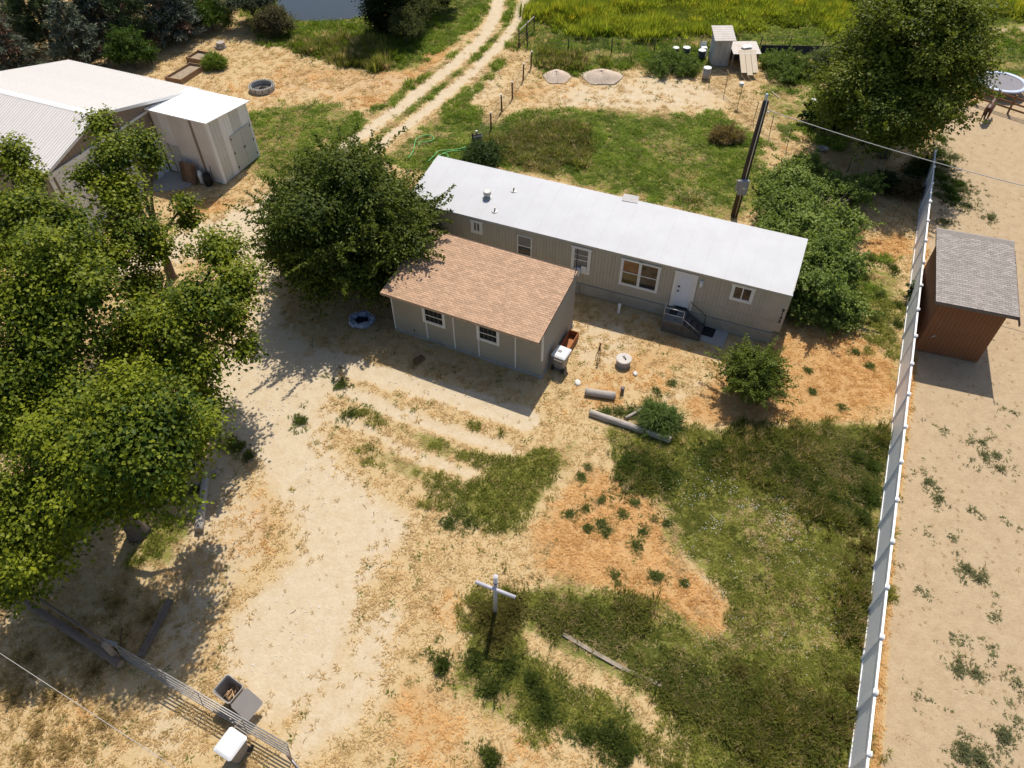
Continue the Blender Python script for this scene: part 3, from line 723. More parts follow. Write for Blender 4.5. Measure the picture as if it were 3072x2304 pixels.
for k in range(14):
    shared('roof_panel', rpf, broof, (-BL + k * .92, YF, ZF + .004), (af, 0, 0))
    shared('roof_panel', rpb, broof, (-BL + k * .92, YR, ZR + .004), (ab, 0, 0))
MB().prism([(YR - .24, ZR - .03), (YR, ZR + .055), (YR + .26, ZR - .03), (YR, ZR + .02)], 'x', -BL, .32).obj('ridge_cap', m_whitemetal, broof)
rk = MB(); rk.prism([(YF - .02, ZF - .16), (YF - .02, ZF + .05), (YR, ZR + .05), (YR, ZR - .16)], 'x', .302, .34); rk.obj('rake_trim', m_whitemetal, broof)
rk = MB(); rk.prism([(YR + .003, ZR - .16), (YR + .003, ZR + .05), (YB, ZB + .05), (YB, ZB - .16)], 'x', .302, .34); rk.obj('rake_trim', m_whitemetal, broof)
MB().box(.02, .12, -8.85, -5.0, 4.50, 4.78).obj('door_header', m_whitemetal, barn)
MB().box(.022, .06, -4.98, .1, 4.60, 4.76).obj('band_trim', m_whitemetal, barn)
MB().box(.0, .09, YF + .14, YF + .34, .02, ZF - .15).obj('corner_trim', m_whitemetal, barn)
gd = MB(); gd.box(.022, .05, -8.6, -5.2, .02, 4.48); gdo = gd.obj('garage_door', m_whitemetal, barn)
for k in range(8):
    MB().box(.052, .066, -8.55, -5.25, .08 + k * .55, .56 + k * .55).obj('door_section', m_whitemetal, gdo)
MB().box(.0225, .06, -3.9, -2.6, .02, 2.5).obj('walk_door', m_whitemetal, barn)
wd = MB().box(.022, .07, -1.22, -.22, .04, 2.6).obj('walk_door', m_door, barn)
dt = MB(); dt.box(.0215, .09, -1.36, -1.225, .03, 2.72); dt.box(.0215, .09, -.215, -.1, .03, 2.72); dt.obj('door_trim', m_whitemetal, barn)

shed = thing('white_steel_shed', 'tall pale steel shed with bright white roof on the barn gable', 'shed', (-25.43, 49.12), BYAW)
SX, SY = 5.02, 4.23
sz = lambda yy: 4.90 - .12 * (yy + .0)
MB().prism([(0.03, 0.02), (SY - .03, 0.02), (SY - .03, sz(SY) - .1), (0.03, sz(0) - .1)], 'x', .15, SX - .03).obj('wall', m_shedt, shed)
for a, b, mm in ((.2, 1.22, m_shedg), (1.225, 2.25, m_shedw), (2.255, 3.3, m_shedg), (3.305, SY - .02, m_shedw)):
    p = MB(); p.prism([(a, .05), (b, .05), (b, sz(b) - .06), (a, sz(a) - .06)], 'x', SX - .028, SX)
    for k in range(3):
        yy = a + .17 + k * .31
        if yy < b - .06: p.prism([(yy, .06), (yy + .045, .06), (yy + .045, sz(yy + .05) - .07), (yy, sz(yy) - .07)], 'x', SX, SX + .02)
    p.obj('siding_panel', mm, shed)
xs_ = [(.16, .75, m_shedt), (.755, 1.66, m_shedw), (1.665, 2.57, m_shedt), (2.575, 3.48, m_shedt), (3.485, 3.72, m_barnwall), (3.725, 4.85, m_shedt)]
for a, b, mm in xs_:
    p = MB(); p.box(a, b, -.0, .028, .05, sz(0) - .07)
    for k in range(4):
        xx = a + .12 + k * .24
        if xx < b - .06: p.box(xx, xx + .04, -.02, 0, .06, sz(0) - .08)
    p.obj('siding_panel', mm, shed)
ct = MB(); ct.box(4.86, SX + .03, -.035, .0, .04, sz(0) - .07); ct.box(SX + .001, SX + .03, 0, .19, .04, sz(0) - .08); ct.obj('corner_trim', m_whitemetal, shed)
MB().box(SX + .001, SX + .035, SY - .16, SY + .01, .04, sz(SY) - .08).obj('corner_trim', m_whitemetal, shed)
for a, b in ((1.72, 2.88), (2.90, 4.04)):
    d = MB().box(SX + .022, SX + .065, a, b, .12, 2.88).obj('barn_door', m_greydoor, shed)
    hy = a + .06 if a < 2 else b - .06
    for zz in (.4, 1.5, 2.6): MB().box(SX + .066, SX + .08, hy - .05, hy + .05, zz, zz + .14).obj('hinge', m_black, d)
    MB().box(SX + .066, SX + .09, (2.8 if a < 2 else 2.93), (2.85 if a < 2 else 2.98), 1.45, 1.62).obj('latch', m_black, d)
sd = MB().box(.9, 1.72, -.05, -.021, .05, 2.35).obj('side_door', m_greydoor, shed)
MB().box(.80, .89, -.055, -.0215, .05, 2.44).obj('door_trim', m_barnwall, shed)
MB().box(3.9, SX, -.03, -.001, .0, .06).obj('sill', m_concrete, shed)
srb = MB(); srb.prism([(-.22, sz(-.22) - .06), (SY + .25, sz(SY + .25) - .06), (SY + .25, sz(SY + .25) - .004), (-.22, sz(-.22) - .004)], 'x', -.05, SX + .25); sro = srb.obj('roof', m_shedroof, shed)
rps = ribbed_sheet(.88, SY + .47); rps.materials.append(m_shedroof)
for k in range(6): shared('roof_panel', rps, sro, (-.05 + k * .88, -.22, sz(-.22)), (math.atan(-.12), 0, 0))

pad = MB(); pp = [(-26.3, 47.0), (-25.6, 49.0), (-23.9, 48.3), (-23.25, 47.5), (-23.27, 47.0), (-23.7, 46.6), (-24.4, 46.4), (-25.7, 46.3)]
pad.prism(pp, 'z', -.05, .06); tag(pad.obj('concrete_pad', m_concrete), 'rounded concrete pad at the barn door beside the steel shed', 'pad')

# ------------------------------------------------------------------ white vinyl fence
m_vinyl = M('white_vinyl', (.84, .84, .86), .4, .03, 1.0, spec=.4, dirt=(.62, .58, .52), dirtamt=.35)
m_vinyl_e = M('white_vinyl_cap', (.84, .84, .85), .4, .02, 1.0)
FDIR = R(65.845); FS = 2.291
fence = thing('vinyl_fence', 'long white vinyl privacy fence with capped posts', 'fence', (12.40, 7.81), FDIR)
pmx = MB().box(-.064, .064, -.064, .064, -.05, 2.21).mesh('post'); pmx.materials.append(m_vinyl)
cap = MB().loft([[(s * a, s2 * a, z) for s, s2 in ((-1, -1), (1, -1), (1, 1), (-1, 1))] for a, z in ((.092, 2.21), (.092, 2.26), (.03, 2.31))]).mesh('post_cap'); cap.materials.append(m_vinyl_e)
rt_ = MB().box(.066, FS - .066, -.045, .045, 2.03, 2.15).mesh('top_rail'); rt_.materials.append(m_vinyl_e)
rb_ = MB().box(.066, FS - .066, -.04, .04, .04, .18).mesh('bottom_rail'); rb_.materials.append(m_vinyl)
nb = 14; bwid = (FS - .136) / nb
bd = MB(); bd.add([(.004, -.014, .18), (bwid - .004, -.014, .18), (bwid - .004, .014, .18), (.004, .014, .18), (.004, -.014, 2.03), (bwid - .004, -.014, 2.03), (bwid - .004, .014, 2.03), (.004, .014, 2.03), (.0, 0, .18), (bwid, 0, .18), (bwid, 0, 2.03), (0, 0, 2.03)],
       [(0, 1, 5, 4), (2, 3, 7, 6), (1, 9, 10, 5), (9, 2, 6, 10), (3, 8, 11, 7), (8, 0, 4, 11)])
bdm = bd.mesh('board'); bdm.materials.append(m_vinyl)
for i in range(-1, 20):
    j = random.uniform(-.02, .02); dz = random.uniform(-.02, .02)
    shared('post', pmx, fence, (i * FS, j, dz)); shared('post_cap', cap, fence, (i * FS, j, dz))
    if i == 19: break
    shared('top_rail', rt_, fence, (i * FS, 0, dz)); shared('bottom_rail', rb_, fence, (i * FS, 0, dz))
    if i >= 0:
        for k in range(nb): shared('board', bdm, fence, (i * FS + .068 + k * bwid, 0, dz))
    else:
        for k in range(nb): shared('board', bdm, fence, (i * FS + .068 + k * bwid, 0, dz))

# ------------------------------------------------------------------ red-brown shed right of the fence
bs = thing('brown_shed', 'red-brown wooden shed with grey shingled roof beyond the white fence', 'shed', (26.43, 28.4), R(-18.5))
bz = lambda v: 3.80 + .138 * v
MB().prism([(.27, .04), (5.45, .04), (5.45, bz(5.45) - .12), (.27, bz(.27) - .12)], 'x', -3.72, -.4).obj('wall', m_brownwall, bs)
brd = MB(); brd.box(.004, .20, -.02, 0, .05, 3.6); brdm = brd.mesh('wall_board'); brdm.materials.append(m_brownwall)
for k in range(16): shared('wall_board', brdm, bs, (-3.72 + k * .2072, .268, 0))
for k in range(25): shared('wall_board', brdm, bs, (-3.722, .27 + (k + 1) * .205, 0), (0, 0, R(-90)))
r_ = MB(); r_.prism([(0, bz(0) - .14), (5.6, bz(5.6) - .14), (5.6, bz(5.6) - .01), (0, bz(0) - .01)], 'x', -4.05, 0); bro = r_.obj('roof', m_under, bs)
shingle_roof(bs, bro, -4.06, .01, -.02, 5.5, bz, .30, .145, m_shingle_g)
MB().prism([(5.35, bz(5.35) + .02), (5.6, bz(5.6) + .05), (5.85, bz(5.6) - .05), (5.6, bz(5.6) - .02)], 'x', -4.07, .02).obj('ridge_cap', m_shingle_g, bro)
MB().box(-4.06, .012, -.045, -.003, bz(0) - .19, bz(0) - .015).obj('fascia', M('grey_brown_fascia', (.14, .115, .1), .85, .1, 3), bro)
MB().box(.001, .03, -.03, 5.6, 3.6, 3.78).obj('drip_edge', m_under, bro).rotation_euler = (math.atan(.138), 0, 0)
MB().tube([(-3.3, .24, 1.1), (-3.1, .22, 1.35)], .03, 8).obj('handle', m_rail, bs, True)

# ------------------------------------------------------------------ hen house with lower roof and leaning boards
m_coop = M('peeling_white_wood', (.42, .42, .42), .85, .15, 3, stretch=(1, 1, .3), dirt=(.16, .14, .12), dirtamt=.75)
m_corr = M('pale_corrugated_sheet', (.60, .55, .50), .5, .08, 3, dirt=(.35, .22, .16), dirtamt=.6)
m_ply = M('sun_bleached_plywood', (.66, .55, .41), .85, .08, 3, stretch=(4, 1, 1), dirt=(.45, .33, .22), dirtamt=.4)
coop = thing('hen_house', 'narrow white wooden hen house with corrugated roof by the back fence', 'hen house', (18.0, 65.7))
MB().prism([(0, .02), (1.5, .02), (1.5, 2.55), (0, 2.3)], 'x', 0, 1.5).obj('wall', m_coop, coop)
for a in (.03, .55, 1.06): MB().box(a, a + .42, -.03, 0, .1, 2.2).obj('door_board' if a > .5 else 'wall_board', m_coop, coop)
def corr_sheet(mb, x0, x1, y0, y1, z0, z1, n):
    pts = []
    for i in range(n * 4 + 1):
        t = i / (n * 4); pts.append((y0 + (y1 - y0) * t, z0 + (z1 - z0) * t + .03 * math.sin(i * math.pi / 2)))
    vs = [(x0, p[0], p[1]) for p in pts] + [(x1, p[0], p[1]) for p in pts] + [(x0, p[0], p[1] - .02) for p in pts] + [(x1, p[0], p[1] - .02) for p in pts]
    k = len(pts)
    mb.add(vs, [(i, i + 1, i + 1 + k, i + k) for i in range(k - 1)] + [(i + 2 * k, i + 3 * k, i + 1 + 3 * k, i + 1 + 2 * k) for i in range(k - 1)] + [(i, i + 2 * k, i + 1 + 2 * k, i + 1) for i in range(k - 1)] + [(i + k, i + 1 + k, i + 1 + 3 * k, i + 3 * k) for i in range(k - 1)] + [(0, k, 3 * k, 2 * k), (k - 1, 3 * k - 1, 4 * k - 1, 2 * k - 1)])
cr = MB(); corr_sheet(cr, -.15, 1.72, -.3, 1.9, 2.42, 2.85, 7); cr.obj('roof', m_corr, coop)
nest = thing('nest_shelter', 'low corrugated shelter with two pale boards leaning on its roof', 'shelter', (19.6, 65.3))
for xx, yy in ((.05, 0), (2.25, 0), (.05, 1.7), (2.25, 1.7)): MB().box(xx, xx + .1, yy, yy + .1, 0, 1.35).obj('post', m_wood, nest)
MB().box(.05, 2.3, 1.75, 1.8, 0, 1.3).obj('back_wall', m_darkwood, nest)
MB().box(2.36, 2.4, .1, 1.75, 0, 1.3).obj('side_wall', M('red_brown_board', (.16, .055, .03), .85, .2, 3), nest)
cr = MB(); corr_sheet(cr, 0, 2.45, -.25, 1.95, 1.42, 1.6, 7); cr.obj('roof', m_corr, nest)
for x0, x1, ln in ((.52, 1.0, 2.35), (1.03, 1.5, 2.6), (1.53, 2.0, 2.35)):
    MB().box(x0, x1, -ln, 0, -.015, .015).obj('leaning_board', m_ply, nest).matrix_basis = Matrix.Translation((0, .15, 1.60)) @ Matrix.Rotation(R(27), 4, 'X')
MB().obox((1.35, .75, 1.66), (.9, .5, .03), (.08, 0, .3)).obj('tarp_scrap', M('white_tarp', (.62, .62, .62), .6, .25, 6), nest)

# ------------------------------------------------------------------ utility pole with meter box, and the overhead wires
m_pole = M('creosoted_pole', (.045, .033, .026), .8, .3, 2, stretch=(6, 6, .5))
m_grey = M('grey_meter_box', (.26, .27, .29), .5, .06, 3)
up = thing('utility_pole', 'dark wooden utility pole with grey meter box behind the home', 'utility pole', (15.4, 42.95))
up.rotation_euler = (R(-.6), R(1.2), 0)
MB().tube([(0, 0, -.2), (0, 0, 4), (0, 0, 8.25)], [.24, .215, .19], 16).obj('pole', m_pole, up, True)
MB().tube([(-.02, -.265, 0.0), (-.02, -.25, 4), (-.02, -.22, 8.15), (-.06, .0, 8.6)], .032, 8).obj('conduit', m_rail, up, True)
MB().tube([(-.05, 0, 8.2), (-.06, .0, 8.7)], .09, 10).obj('weather_head', m_rail, up, True)
mb_ = MB().cbox(-.32, .24, -.50, -.22, 1.95, 3.0, .03).obj('meter_box', m_grey, up)
MB().lathe([(.11, 0), (.11, .06), (.08, .1)], 16).obj('meter_glass', M('meter_dial', (.5, .52, .40), .3, .2, 8), mb_).matrix_basis = Matrix.Translation((-.04, -.502, 2.5)) @ Matrix.Rotation(R(90), 4, 'X')
MB().cbox(-.52, -.31, -.40, -.22, 2.2, 2.95, .02).obj('breaker_box', m_grey, up)
MB().lathe([(.07, 0), (.07, .08), (.03, .1)], 12).obj('insulator', M('porcelain', (.7, .7, .68), .3, .05, 3), up).matrix_basis = Matrix.Translation((.24, -.05, 7.55)) @ Matrix.Rotation(R(90), 4, 'Y')
MB().lathe([(.05, 0), (.05, .08)], 10, (.27, -.25, 2.05)).obj('knob', m_whitemetal, up)
def wire(name, label, a, b, sag, r, mat):
    pts = []
    for i in range(25):
        t = i / 24; p = Vector(a).lerp(Vector(b), t); p.z -= sag * 4 * t * (1 - t); pts.append(p)
    return tag(MB().tube(pts, r, 6).obj(name, mat, None, True), label, 'wire')
m_wire = M('grey_service_wire', (.42, .42, .42), .5, .1, 2)
wire('service_wire', 'grey overhead service wire running from the utility pole over the fence', (15.72, 42.9, 7.75), (*(31.31, 34.90), 6.6), .25, .022, m_wire)
wire('overhead_wire', 'pale overhead wire crossing the lower left corner above the dry grass', (*(-26.91, 14.99), 7.5), (*(-2.43, 2.42), 7.5), .1, .009, M('pale_bare_wire', (.42, .40, .37), .4, .1, 2))

# ------------------------------------------------------------------ wheeled bins
m_bin = M('grey_taupe_bin_plastic', (.27, .245, .225), .5, .06, 2, spec=.4)
m_binlid = M('white_bin_lid', (.66, .66, .66), .45, .04, 2, spec=.4)
m_rubber = M('black_rubber', (.025, .025, .025), .7, .2, 5)
def wheeled_bin(name, label, loc, rz, lid, fill=False):
    t = thing(name, label, 'bin', loc, rz); t.scale = (1.13, 1.13, 1.05)
    b = MB()
    def ring(w, d, z, r=.06): 
        return [(sx * (w - (r if k else 0)), sy * (d - (0 if k else r)), z) for sx, sy, ks in ((-1, -1, (1 - 1, 1)), (1, -1, (1, 0)), (1, 1, (0, 1)), (-1, 1, (1, 0))) for k in ks]
    out = [ring(.24, .27, .03), ring(.27, .31, .3), ring(.33, .38, 1.0), ring(.365, .41, 1.02), ring(.365, .41, 1.07)]
    inn = [ring(.335, .38, 1.07), ring(.31, .355, 1.0), ring(.235, .265, .1)]
    b.loft(out + inn, cap=True)
    b.obj('body', m_bin, t)
    for sx in (-1, 1):
        MB().lathe([(.02, -.03), (.13, -.03), (.14, 0), (.13, .03), (.02, .03)], 18).obj('wheel', m_rubber, t).matrix_basis = Matrix.Translation((sx * .29, .30, .14)) @ Matrix.Rotation(R(90), 4, 'Y')
    MB().tube([(-.3, .30, .14), (.3, .30, .14)], .018, 8).obj('axle', m_black, t)
    MB().tube([(-.30, .42, .98), (-.30, .5, 1.0), (.30, .5, 1.0), (.30, .42, .98)], .02, 8).obj('handle', m_bin, t, True)
    l = MB()
    l.loft([ring(.375, .42, 0), ring(.38, .425, .03), ring(.35, .39, .06), ring(.30, .33, .095)])
    lo = l.obj('lid', lid, t)
    if fill:
        lo.matrix_basis = Matrix.Translation((0, .46, 1.04)) @ Matrix.Rotation(R(-222), 4, 'X') @ Matrix.Translation((0, -.44, -.03))
    else:
        lo.location = (0, .0, 1.072)
    return t
wheeled_bin('wheeled_bin', 'closed grey bin with white lid outside the pipe gate at the bottom edge', (-10.40, 8.55), R(-29), m_binlid)
wheeled_bin('wheeled_bin', 'open grey bin full of wood scraps inside the pipe gate', (-11.0, 10.55), R(-122), m_bin, True)
m_scrap = M('pale_wood_scrap', (.40, .26, .14), .85, .3, 4, rnd=.4)
sc = thing('wood_scraps', 'broken branches and board ends sticking out of the open bin', 'wood scraps', (-11.0, 10.55, .0))
for k in range(16):
    a = random.uniform(0, 6.28); x, y = random.uniform(-.2, .2), random.uniform(-.2, .2); z = random.uniform(.45, .75)
    d = Vector((math.cos(a), math.sin(a), random.uniform(.2, 1.1))).normalized() * random.uniform(.18, .34)
    MB().tube([(x - d.x * .6, y - d.y * .6, z - d.z * .4), (x, y, z + .04), (x + d.x * .7, y + d.y * .7, z + d.z)], [.025, .022, .012], 6).obj('branch' if k % 3 else 'board_end', m_scrap, sc)
gb = wheeled_bin('wheeled_bin', 'grey bin with marked white lid beside the outbuilding corner', (2.72, 28.62), R(150), m_binlid)
for k in range(3):
    MB().box(-.10 + k * .07, -.05 + k * .07, .02, .2, .0, .004).obj('lid_marking', m_black, gb).location = (.08, -.1, 1.169)
m_redwood = M('red_brown_box_wood', (.33, .13, .05), .85, .2, 3)
wb = thing('planter_box', 'empty red-brown wooden box behind the bin at the outbuilding wall', 'box', (3.3, 30.35), GYAW)
for a in ((-.25, .25, -.75, -.71), (-.25, .25, .71, .75)): MB().box(*a, 0, .5).obj('end_board', m_redwood, wb)
for a in ((-.29, -.252, -.75, .75), (.252, .29, -.75, .75)): MB().box(*a, 0, .5).obj('side_board', m_redwood, wb)
MB().box(-.25, .25, -.71, .71, .02, .06).obj('floor', m_redwood, wb)

# ------------------------------------------------------------------ things in the front yard
sep = thing('septic_riser', 'round grey concrete riser with flat lid in the dry yard', 'riser', (6.26, 28.85))
MB().lathe([(.40, -.05), (.39, .36)], 28).obj('ring', m_concrete, sep, False)
lid = MB().lathe([(.43, .365), (.44, .39), (.44, .43), (.41, .45)], 28).obj('lid', M('pale_concrete_lid', (.52, .48, .44), .85, .1, 4, dirt=(.3, .27, .24), dirtamt=.4), sep)
for x, y, r in ((.0, .02, .035), (.08, -.1, .045), (.06, -.02, .03)): MB().lathe([(r, .45), (r, .5), (r * .6, .52)], 8, (x, y, 0)).obj('pebble', m_black, lid)
MB().obox((0, .14, .462), (.16, .03, .02), (0, 0, .2)).obj('lifting_bar', m_black, lid)
pc = thing('cleanout_pipe', 'short grey capped pipe beside the short log', 'pipe', (5.98, 26.7))
MB().lathe([(.10, -.02), (.10, .32)], 14).obj('pipe', M('dark_grey_pvc', (.13, .125, .12), .6, .1, 4), pc)
MB().lathe([(.12, .30), (.12, .38), (.05, .42)], 14).obj('cap', M('faded_red_grey_cap', (.20, .15, .14), .6, .1, 4), pc)
vp = thing('vent_pipe_stub', 'white plastic pipe stub at the shaded skirting of the home', 'pipe', (6.43, 33.1))
MB().lathe([(.085, -.02), (.085, .55), (.10, .56), (.10, .62)], 14).obj('pipe', m_whitemetal, vp)
MB().lathe([(.105, .60), (.105, .66), (.0, .68)], 14).obj('cap', m_whitemetal, vp)
m_rust = M('rusty_iron', (.10, .045, .02), .85, .3, 8)
sk = thing('iron_stand', 'rusty narrow iron stand leaning in the yard near the concrete riser', 'stand', (4.86, 29.25))
for d in ((-.10, .12), (.10, -.14), (.02, .16)): MB().tube([(d[0], d[1], 0), (.06, 0, 1.15)], .022, 6).obj('leg', m_rust, sk)
MB().lathe([(.06, 1.13), (.06, 1.2)], 8, (.06, 0, 0)).obj('cap', m_rust, sk)
m_log = M('bleached_log', (.42, .37, .32), .9, .25, 3, bump=1, bscale=9, stretch=(1, 8, 8), dirt=(.14, .11, .085), dirtamt=.85)
def log(name, label, a, b, r0, r1, z=None, n=12, cat='log', mat=None):
    a = Vector((*a[:2], a[2] if len(a) > 2 else r0 * .85)); b = Vector((*b[:2], b[2] if len(b) > 2 else r1 * .85))
    d = b - a; ln = d.length; t = thing(name, label, cat, (a.x, a.y, a.z))
    t.rotation_mode = 'QUATERNION'; t.rotation_quaternion = d.to_track_quat('X', 'Z')
    m = MB(); ring = []
    ks = max(3, int(ln / .3)); ph = random.random() * 6
    for k in range(ks + 1):
        s = k / ks; rr = r0 + (r1 - r0) * s
        ring.append([(s * ln, (rr * (1 + .08 * math.sin(3 * q + ph) + random.uniform(-.05, .05))) * math.cos(q), rr * (1 + random.uniform(-.06, .06)) * math.sin(q)) for q in [2 * math.pi * i / n for i in range(n)]])
    m.loft(ring); m.obj('trunk', mat or m_log, t, True)
    for x, rr, s in ((-.004, r0, -1), (ln + .004, r1, 1)):
        MB().tube([(x - .01 * s, 0, 0), (x + .004 * s, 0, 0)], rr * .9, n).obj('end_grain', M('end_grain', (.36, .27, .18), .9, .2, 8) if 'end_grain' not in bpy.data.materials else bpy.data.materials['end_grain'], t)
    return t
log('log', 'short thick bleached log lying in the dry yard', (3.95, 26.62), (5.55, 26.28), .21, .22)
log('log', 'long bleached log lying at the edge of the yard', (4.10, 25.16), (8.1, 23.3), .18, .19)
log('pole_piece', 'thin pale pole lying behind the long log', (5.95, 24.82), (7.36, 25.72), .085, .10, cat='pole')
log('log', 'grey split log lying in the big tree shade beside the driveway', (-15.09, 21.38), (-14.55, 18.13), .16, .2)
log('fallen_branch', 'grey bare branch lying across the grey split log', (-15.43, 20.72), (-14.71, 21.83), .06, .04, cat='branch')
# pipe gate, old rails and boards at the entrance
m_galv = M('galvanised_pipe', (.36, .35, .335), .5, .15, 5, metal=.4, dirt=(.3, .27, .23), dirtamt=.4)
ga, gb_ = Vector((-15.95, 12.08, 0)), Vector((-8.35, 8.32, 0))
gd_ = gb_ - ga; gate = thing('pipe_gate', 'long galvanised pipe gate across the driveway entrance', 'gate', ga, math.atan2(gd_.y, gd_.x))
GLN = gd_.length
gate.rotation_euler = (R(-8), 0, math.atan2(gd_.y, gd_.x))
for z in (.25, .5, .75, 1.02, 1.32): MB().tube([(0, 0, z), (GLN, 0, z)], .026, 10).obj('rail', m_galv, gate, True)
for x in (0, GLN * .25, GLN * .5, GLN * .75, GLN): MB().tube([(x, .0, .22), (x, .0, 1.34)], .022, 8).obj('upright', m_galv, gate, True)
mesh_ = MB()
for k in range(int(GLN / .1)): mesh_.tube([(.05 + k * .1, 0.012, .25), (.05 + k * .1, .012, 1.32)], .0028, 3, False)
mesh_.obj('wire_mesh', m_galv, gate, kind='stuff')
gp = thing('gate_post', 'rusty pipe post with wheel at the latch end of the pipe gate', 'post', (-8.1, 8.05))
MB().tube([(0, 0, -.1), (0, 0, 1.55)], .065, 12).obj('post', M('rusty_grey_pipe', (.22, .16, .13), .7, .25, 5), gp, True)
MB().tube([(0, 0, 1.1), (.75, -.65, .1)], .035, 8).obj('brace', m_galv, gp, True)
MB().lathe([(.06, -.03), (.16, -.03), (.17, 0), (.16, .03), (.06, .03)], 16).obj('wheel', m_rubber, gp).matrix_basis = Matrix.Translation((-.2, -.25, .17)) @ Matrix.Rotation(R(80), 4, 'X')
gp2 = thing('gate_post', 'old wooden hinge post at the shaded end of the pipe gate', 'post', (-16.25, 12.2))
MB().tube([(0, 0, -.1), (.02, 0, 1.5)], [.13, .11], 10).obj('post', m_wood, gp2, True)
m_oldrail = M('old_grey_rail', (.19, .145, .11), .9, .3, 2, bump=1, bscale=10, stretch=(1, 8, 8), dirt=(.1, .08, .065), dirtamt=.7)
log('fence_rail', 'heavy old grey timber rail lying in the shaded dry grass', (-22.4, 15.3, .35), (-15.9, 11.85, .32), .15, .18, cat='rail', mat=m_oldrail)
log('fence_rail', 'thin upper grey rail above the heavy old timber rail', (-21.9, 15.45, 1.0), (-16.2, 12.3, 1.05), .055, .065, cat='rail', mat=m_oldrail)
bd_ = thing('old_plank', 'dark weathered plank lying from sun into shade beside the pipe gate', 'plank', (-15.3, 12.35, .12), math.atan2(2.2, .5))
MB().obox((1.15, 0, .06), (2.5, .3, .09), (0, R(-3), 0)).obj('board', m_oldrail, bd_)
MB().obox((1.1, .06, .12), (2.0, .1, .05), (0, R(-3), .05)).obj('batten', m_oldrail, bd_)
tag(MB().tube([(-16.56, 13.5, .02), (-16.2, 12.9, .5), (-15.85, 12.35, .9)], .025, 6).obj('iron_rod', m_rust, None, True), 'thin rusty rod leaning in the grass beside the gate hinge post', 'rod')
bk = thing('concrete_block', 'half-buried grey block lying in the shaded grass by the old rail', 'block', (-16.80, 12.81))
MB().cbox(-.36, .36, -.1, .12, -.02, .16, .03).obj('block', m_concrete, bk); bk.rotation_euler = (0, 0, R(-15))

# the pipe cross
m_cross = M('grey_plastic_pipe', (.47, .46, .50), .5, .06, 3)
cx = thing('pipe_cross', 'grey pipe cross standing in a clump of tall grass', 'cross', (-.78, 14.05))
cx.rotation_euler = (R(0), R(1.6), 0)
MB().tube([(0, 0, -.1), (0, 0, 3.35)], .088, 18).obj('upright', m_cross, cx, True)
MB().lathe([(.097, 3.30), (.097, 3.352), (.065, 3.354), (.065, 3.33), (.0, 3.33)], 18).obj('end_collar', m_cross, cx)
MB().lathe([(.09, 2.82), (.10, 2.83), (.10, 2.86), (.09, 2.87)], 18).obj('strap', m_black, cx)
MB().tube([(-.80, .06, 2.77), (.80, -.60, 2.77)], .078, 18).obj('crossbar', m_cross, cx, True)
MB().tube([(.801, -.6004, 2.77), (.804, -.6016, 2.77)], .066, 16).obj('bar_end', m_black, cx)

# concrete edge of the small ditch
dt_ = MB(); dp = [(2.06, 13.14), (3.26, 12.38), (4.43, 11.68), (5.76, 11.05), (7.29, 10.28)]
for k, ((x1, y1), (x2, y2)) in enumerate(zip(dp[:-1], dp[1:])):
    dt_.obox(((x1 + x2) / 2, (y1 + y2) / 2, .01), (math.hypot(x2 - x1, y2 - y1) - .03, .17, .10), (0, 0, math.atan2(y2 - y1, x2 - x1)))
tag(dt_.obj('ditch_edging', M('weathered_brown_concrete', (.27, .225, .175), .95, .25, 3, bump=.6, dirt=(.14, .12, .08), dirtamt=.7)), 'narrow grey concrete ditch edge running through the green grass', 'edging')

# beside the outbuilding
bo = thing('inflatable_tube', 'deflating blue and white swim tube lying in the tree shade', 'swim tube', (-8.9, 32.4, .0))
m_tubew = M('white_blue_vinyl', (.04, .08, .2), .4, .1, 5, spec=.5, col2=(.5, .55, .62), dirt=(.02, .04, .1), dirtamt=.6)
tb = MB(); rings = []
for k in range(40):
    a = 2 * math.pi * k / 40; rr = .19 + .035 * math.sin(5 * a + 1) + .02 * math.sin(11 * a)
    rings.append([((.62 + rr * math.cos(q)) * math.cos(a), (.52 + rr * math.cos(q)) * math.sin(a), .19 + rr * math.sin(q)) for q in [2 * math.pi * i / 10 for i in range(10)]])
rings.append(rings[0]); tb.loft(rings, cap=False); tb.obj('tube', m_tubew, bo, True)
MB().tube([(.55 * math.cos(a), -.1 + .6 * math.sin(a), .36 - .1 * math.cos(a * 3)) for a in np.linspace(-1.2, 1.0, 9)], .035, 7).obj('grab_rope', m_tubew, bo, True)
MB().lathe([(.0, .06), (.46, .06), (.46, .075)], 20).obj('floor_sheet', M('dark_blue_vinyl', (.012, .02, .05), .5, .2, 3), bo)
hy = thing('standpipe', 'small black standpipe at the outbuilding wall left of its window', 'standpipe', (-5.64, 31.33))
MB().lathe([(.09, -.02), (.07, .05), (.055, .5), (.08, .55), (.08, .62), (.03, .68)], 12).obj('riser', m_black, hy)
MB().tube([(0, 0, .55), (0, -.14, .52), (0, -.17, .42)], .03, 8).obj('spout', m_black, hy, True)
an = thing('dry_branch', 'pale forked dry branch lying at the outbuilding wall', 'branch', (-4.25, 30.32))
m_ant = M('pale_bare_branch', (.38, .33, .27), .8, .2, 6)
for pts in ([(-.5, 0, .05), (-.1, .02, .12), (.2, .1, .1), (.62, .3, .3)], [(-.1, .02, .12), (-.05, .1, .5)], [(.2, .1, .1), (.3, -.2, .12)], [(-.5, 0, .05), (-.65, .1, .3)]):
    MB().tube(pts, [.035] + [.025] * (len(pts) - 2) + [.012], 6).obj('limb', m_ant, an, True)
br_ = thing('wood_chunk', 'brown wood chunk lying in the shaded grass before the outbuilding', 'wood chunk', (-5.26, 29.22), R(40))
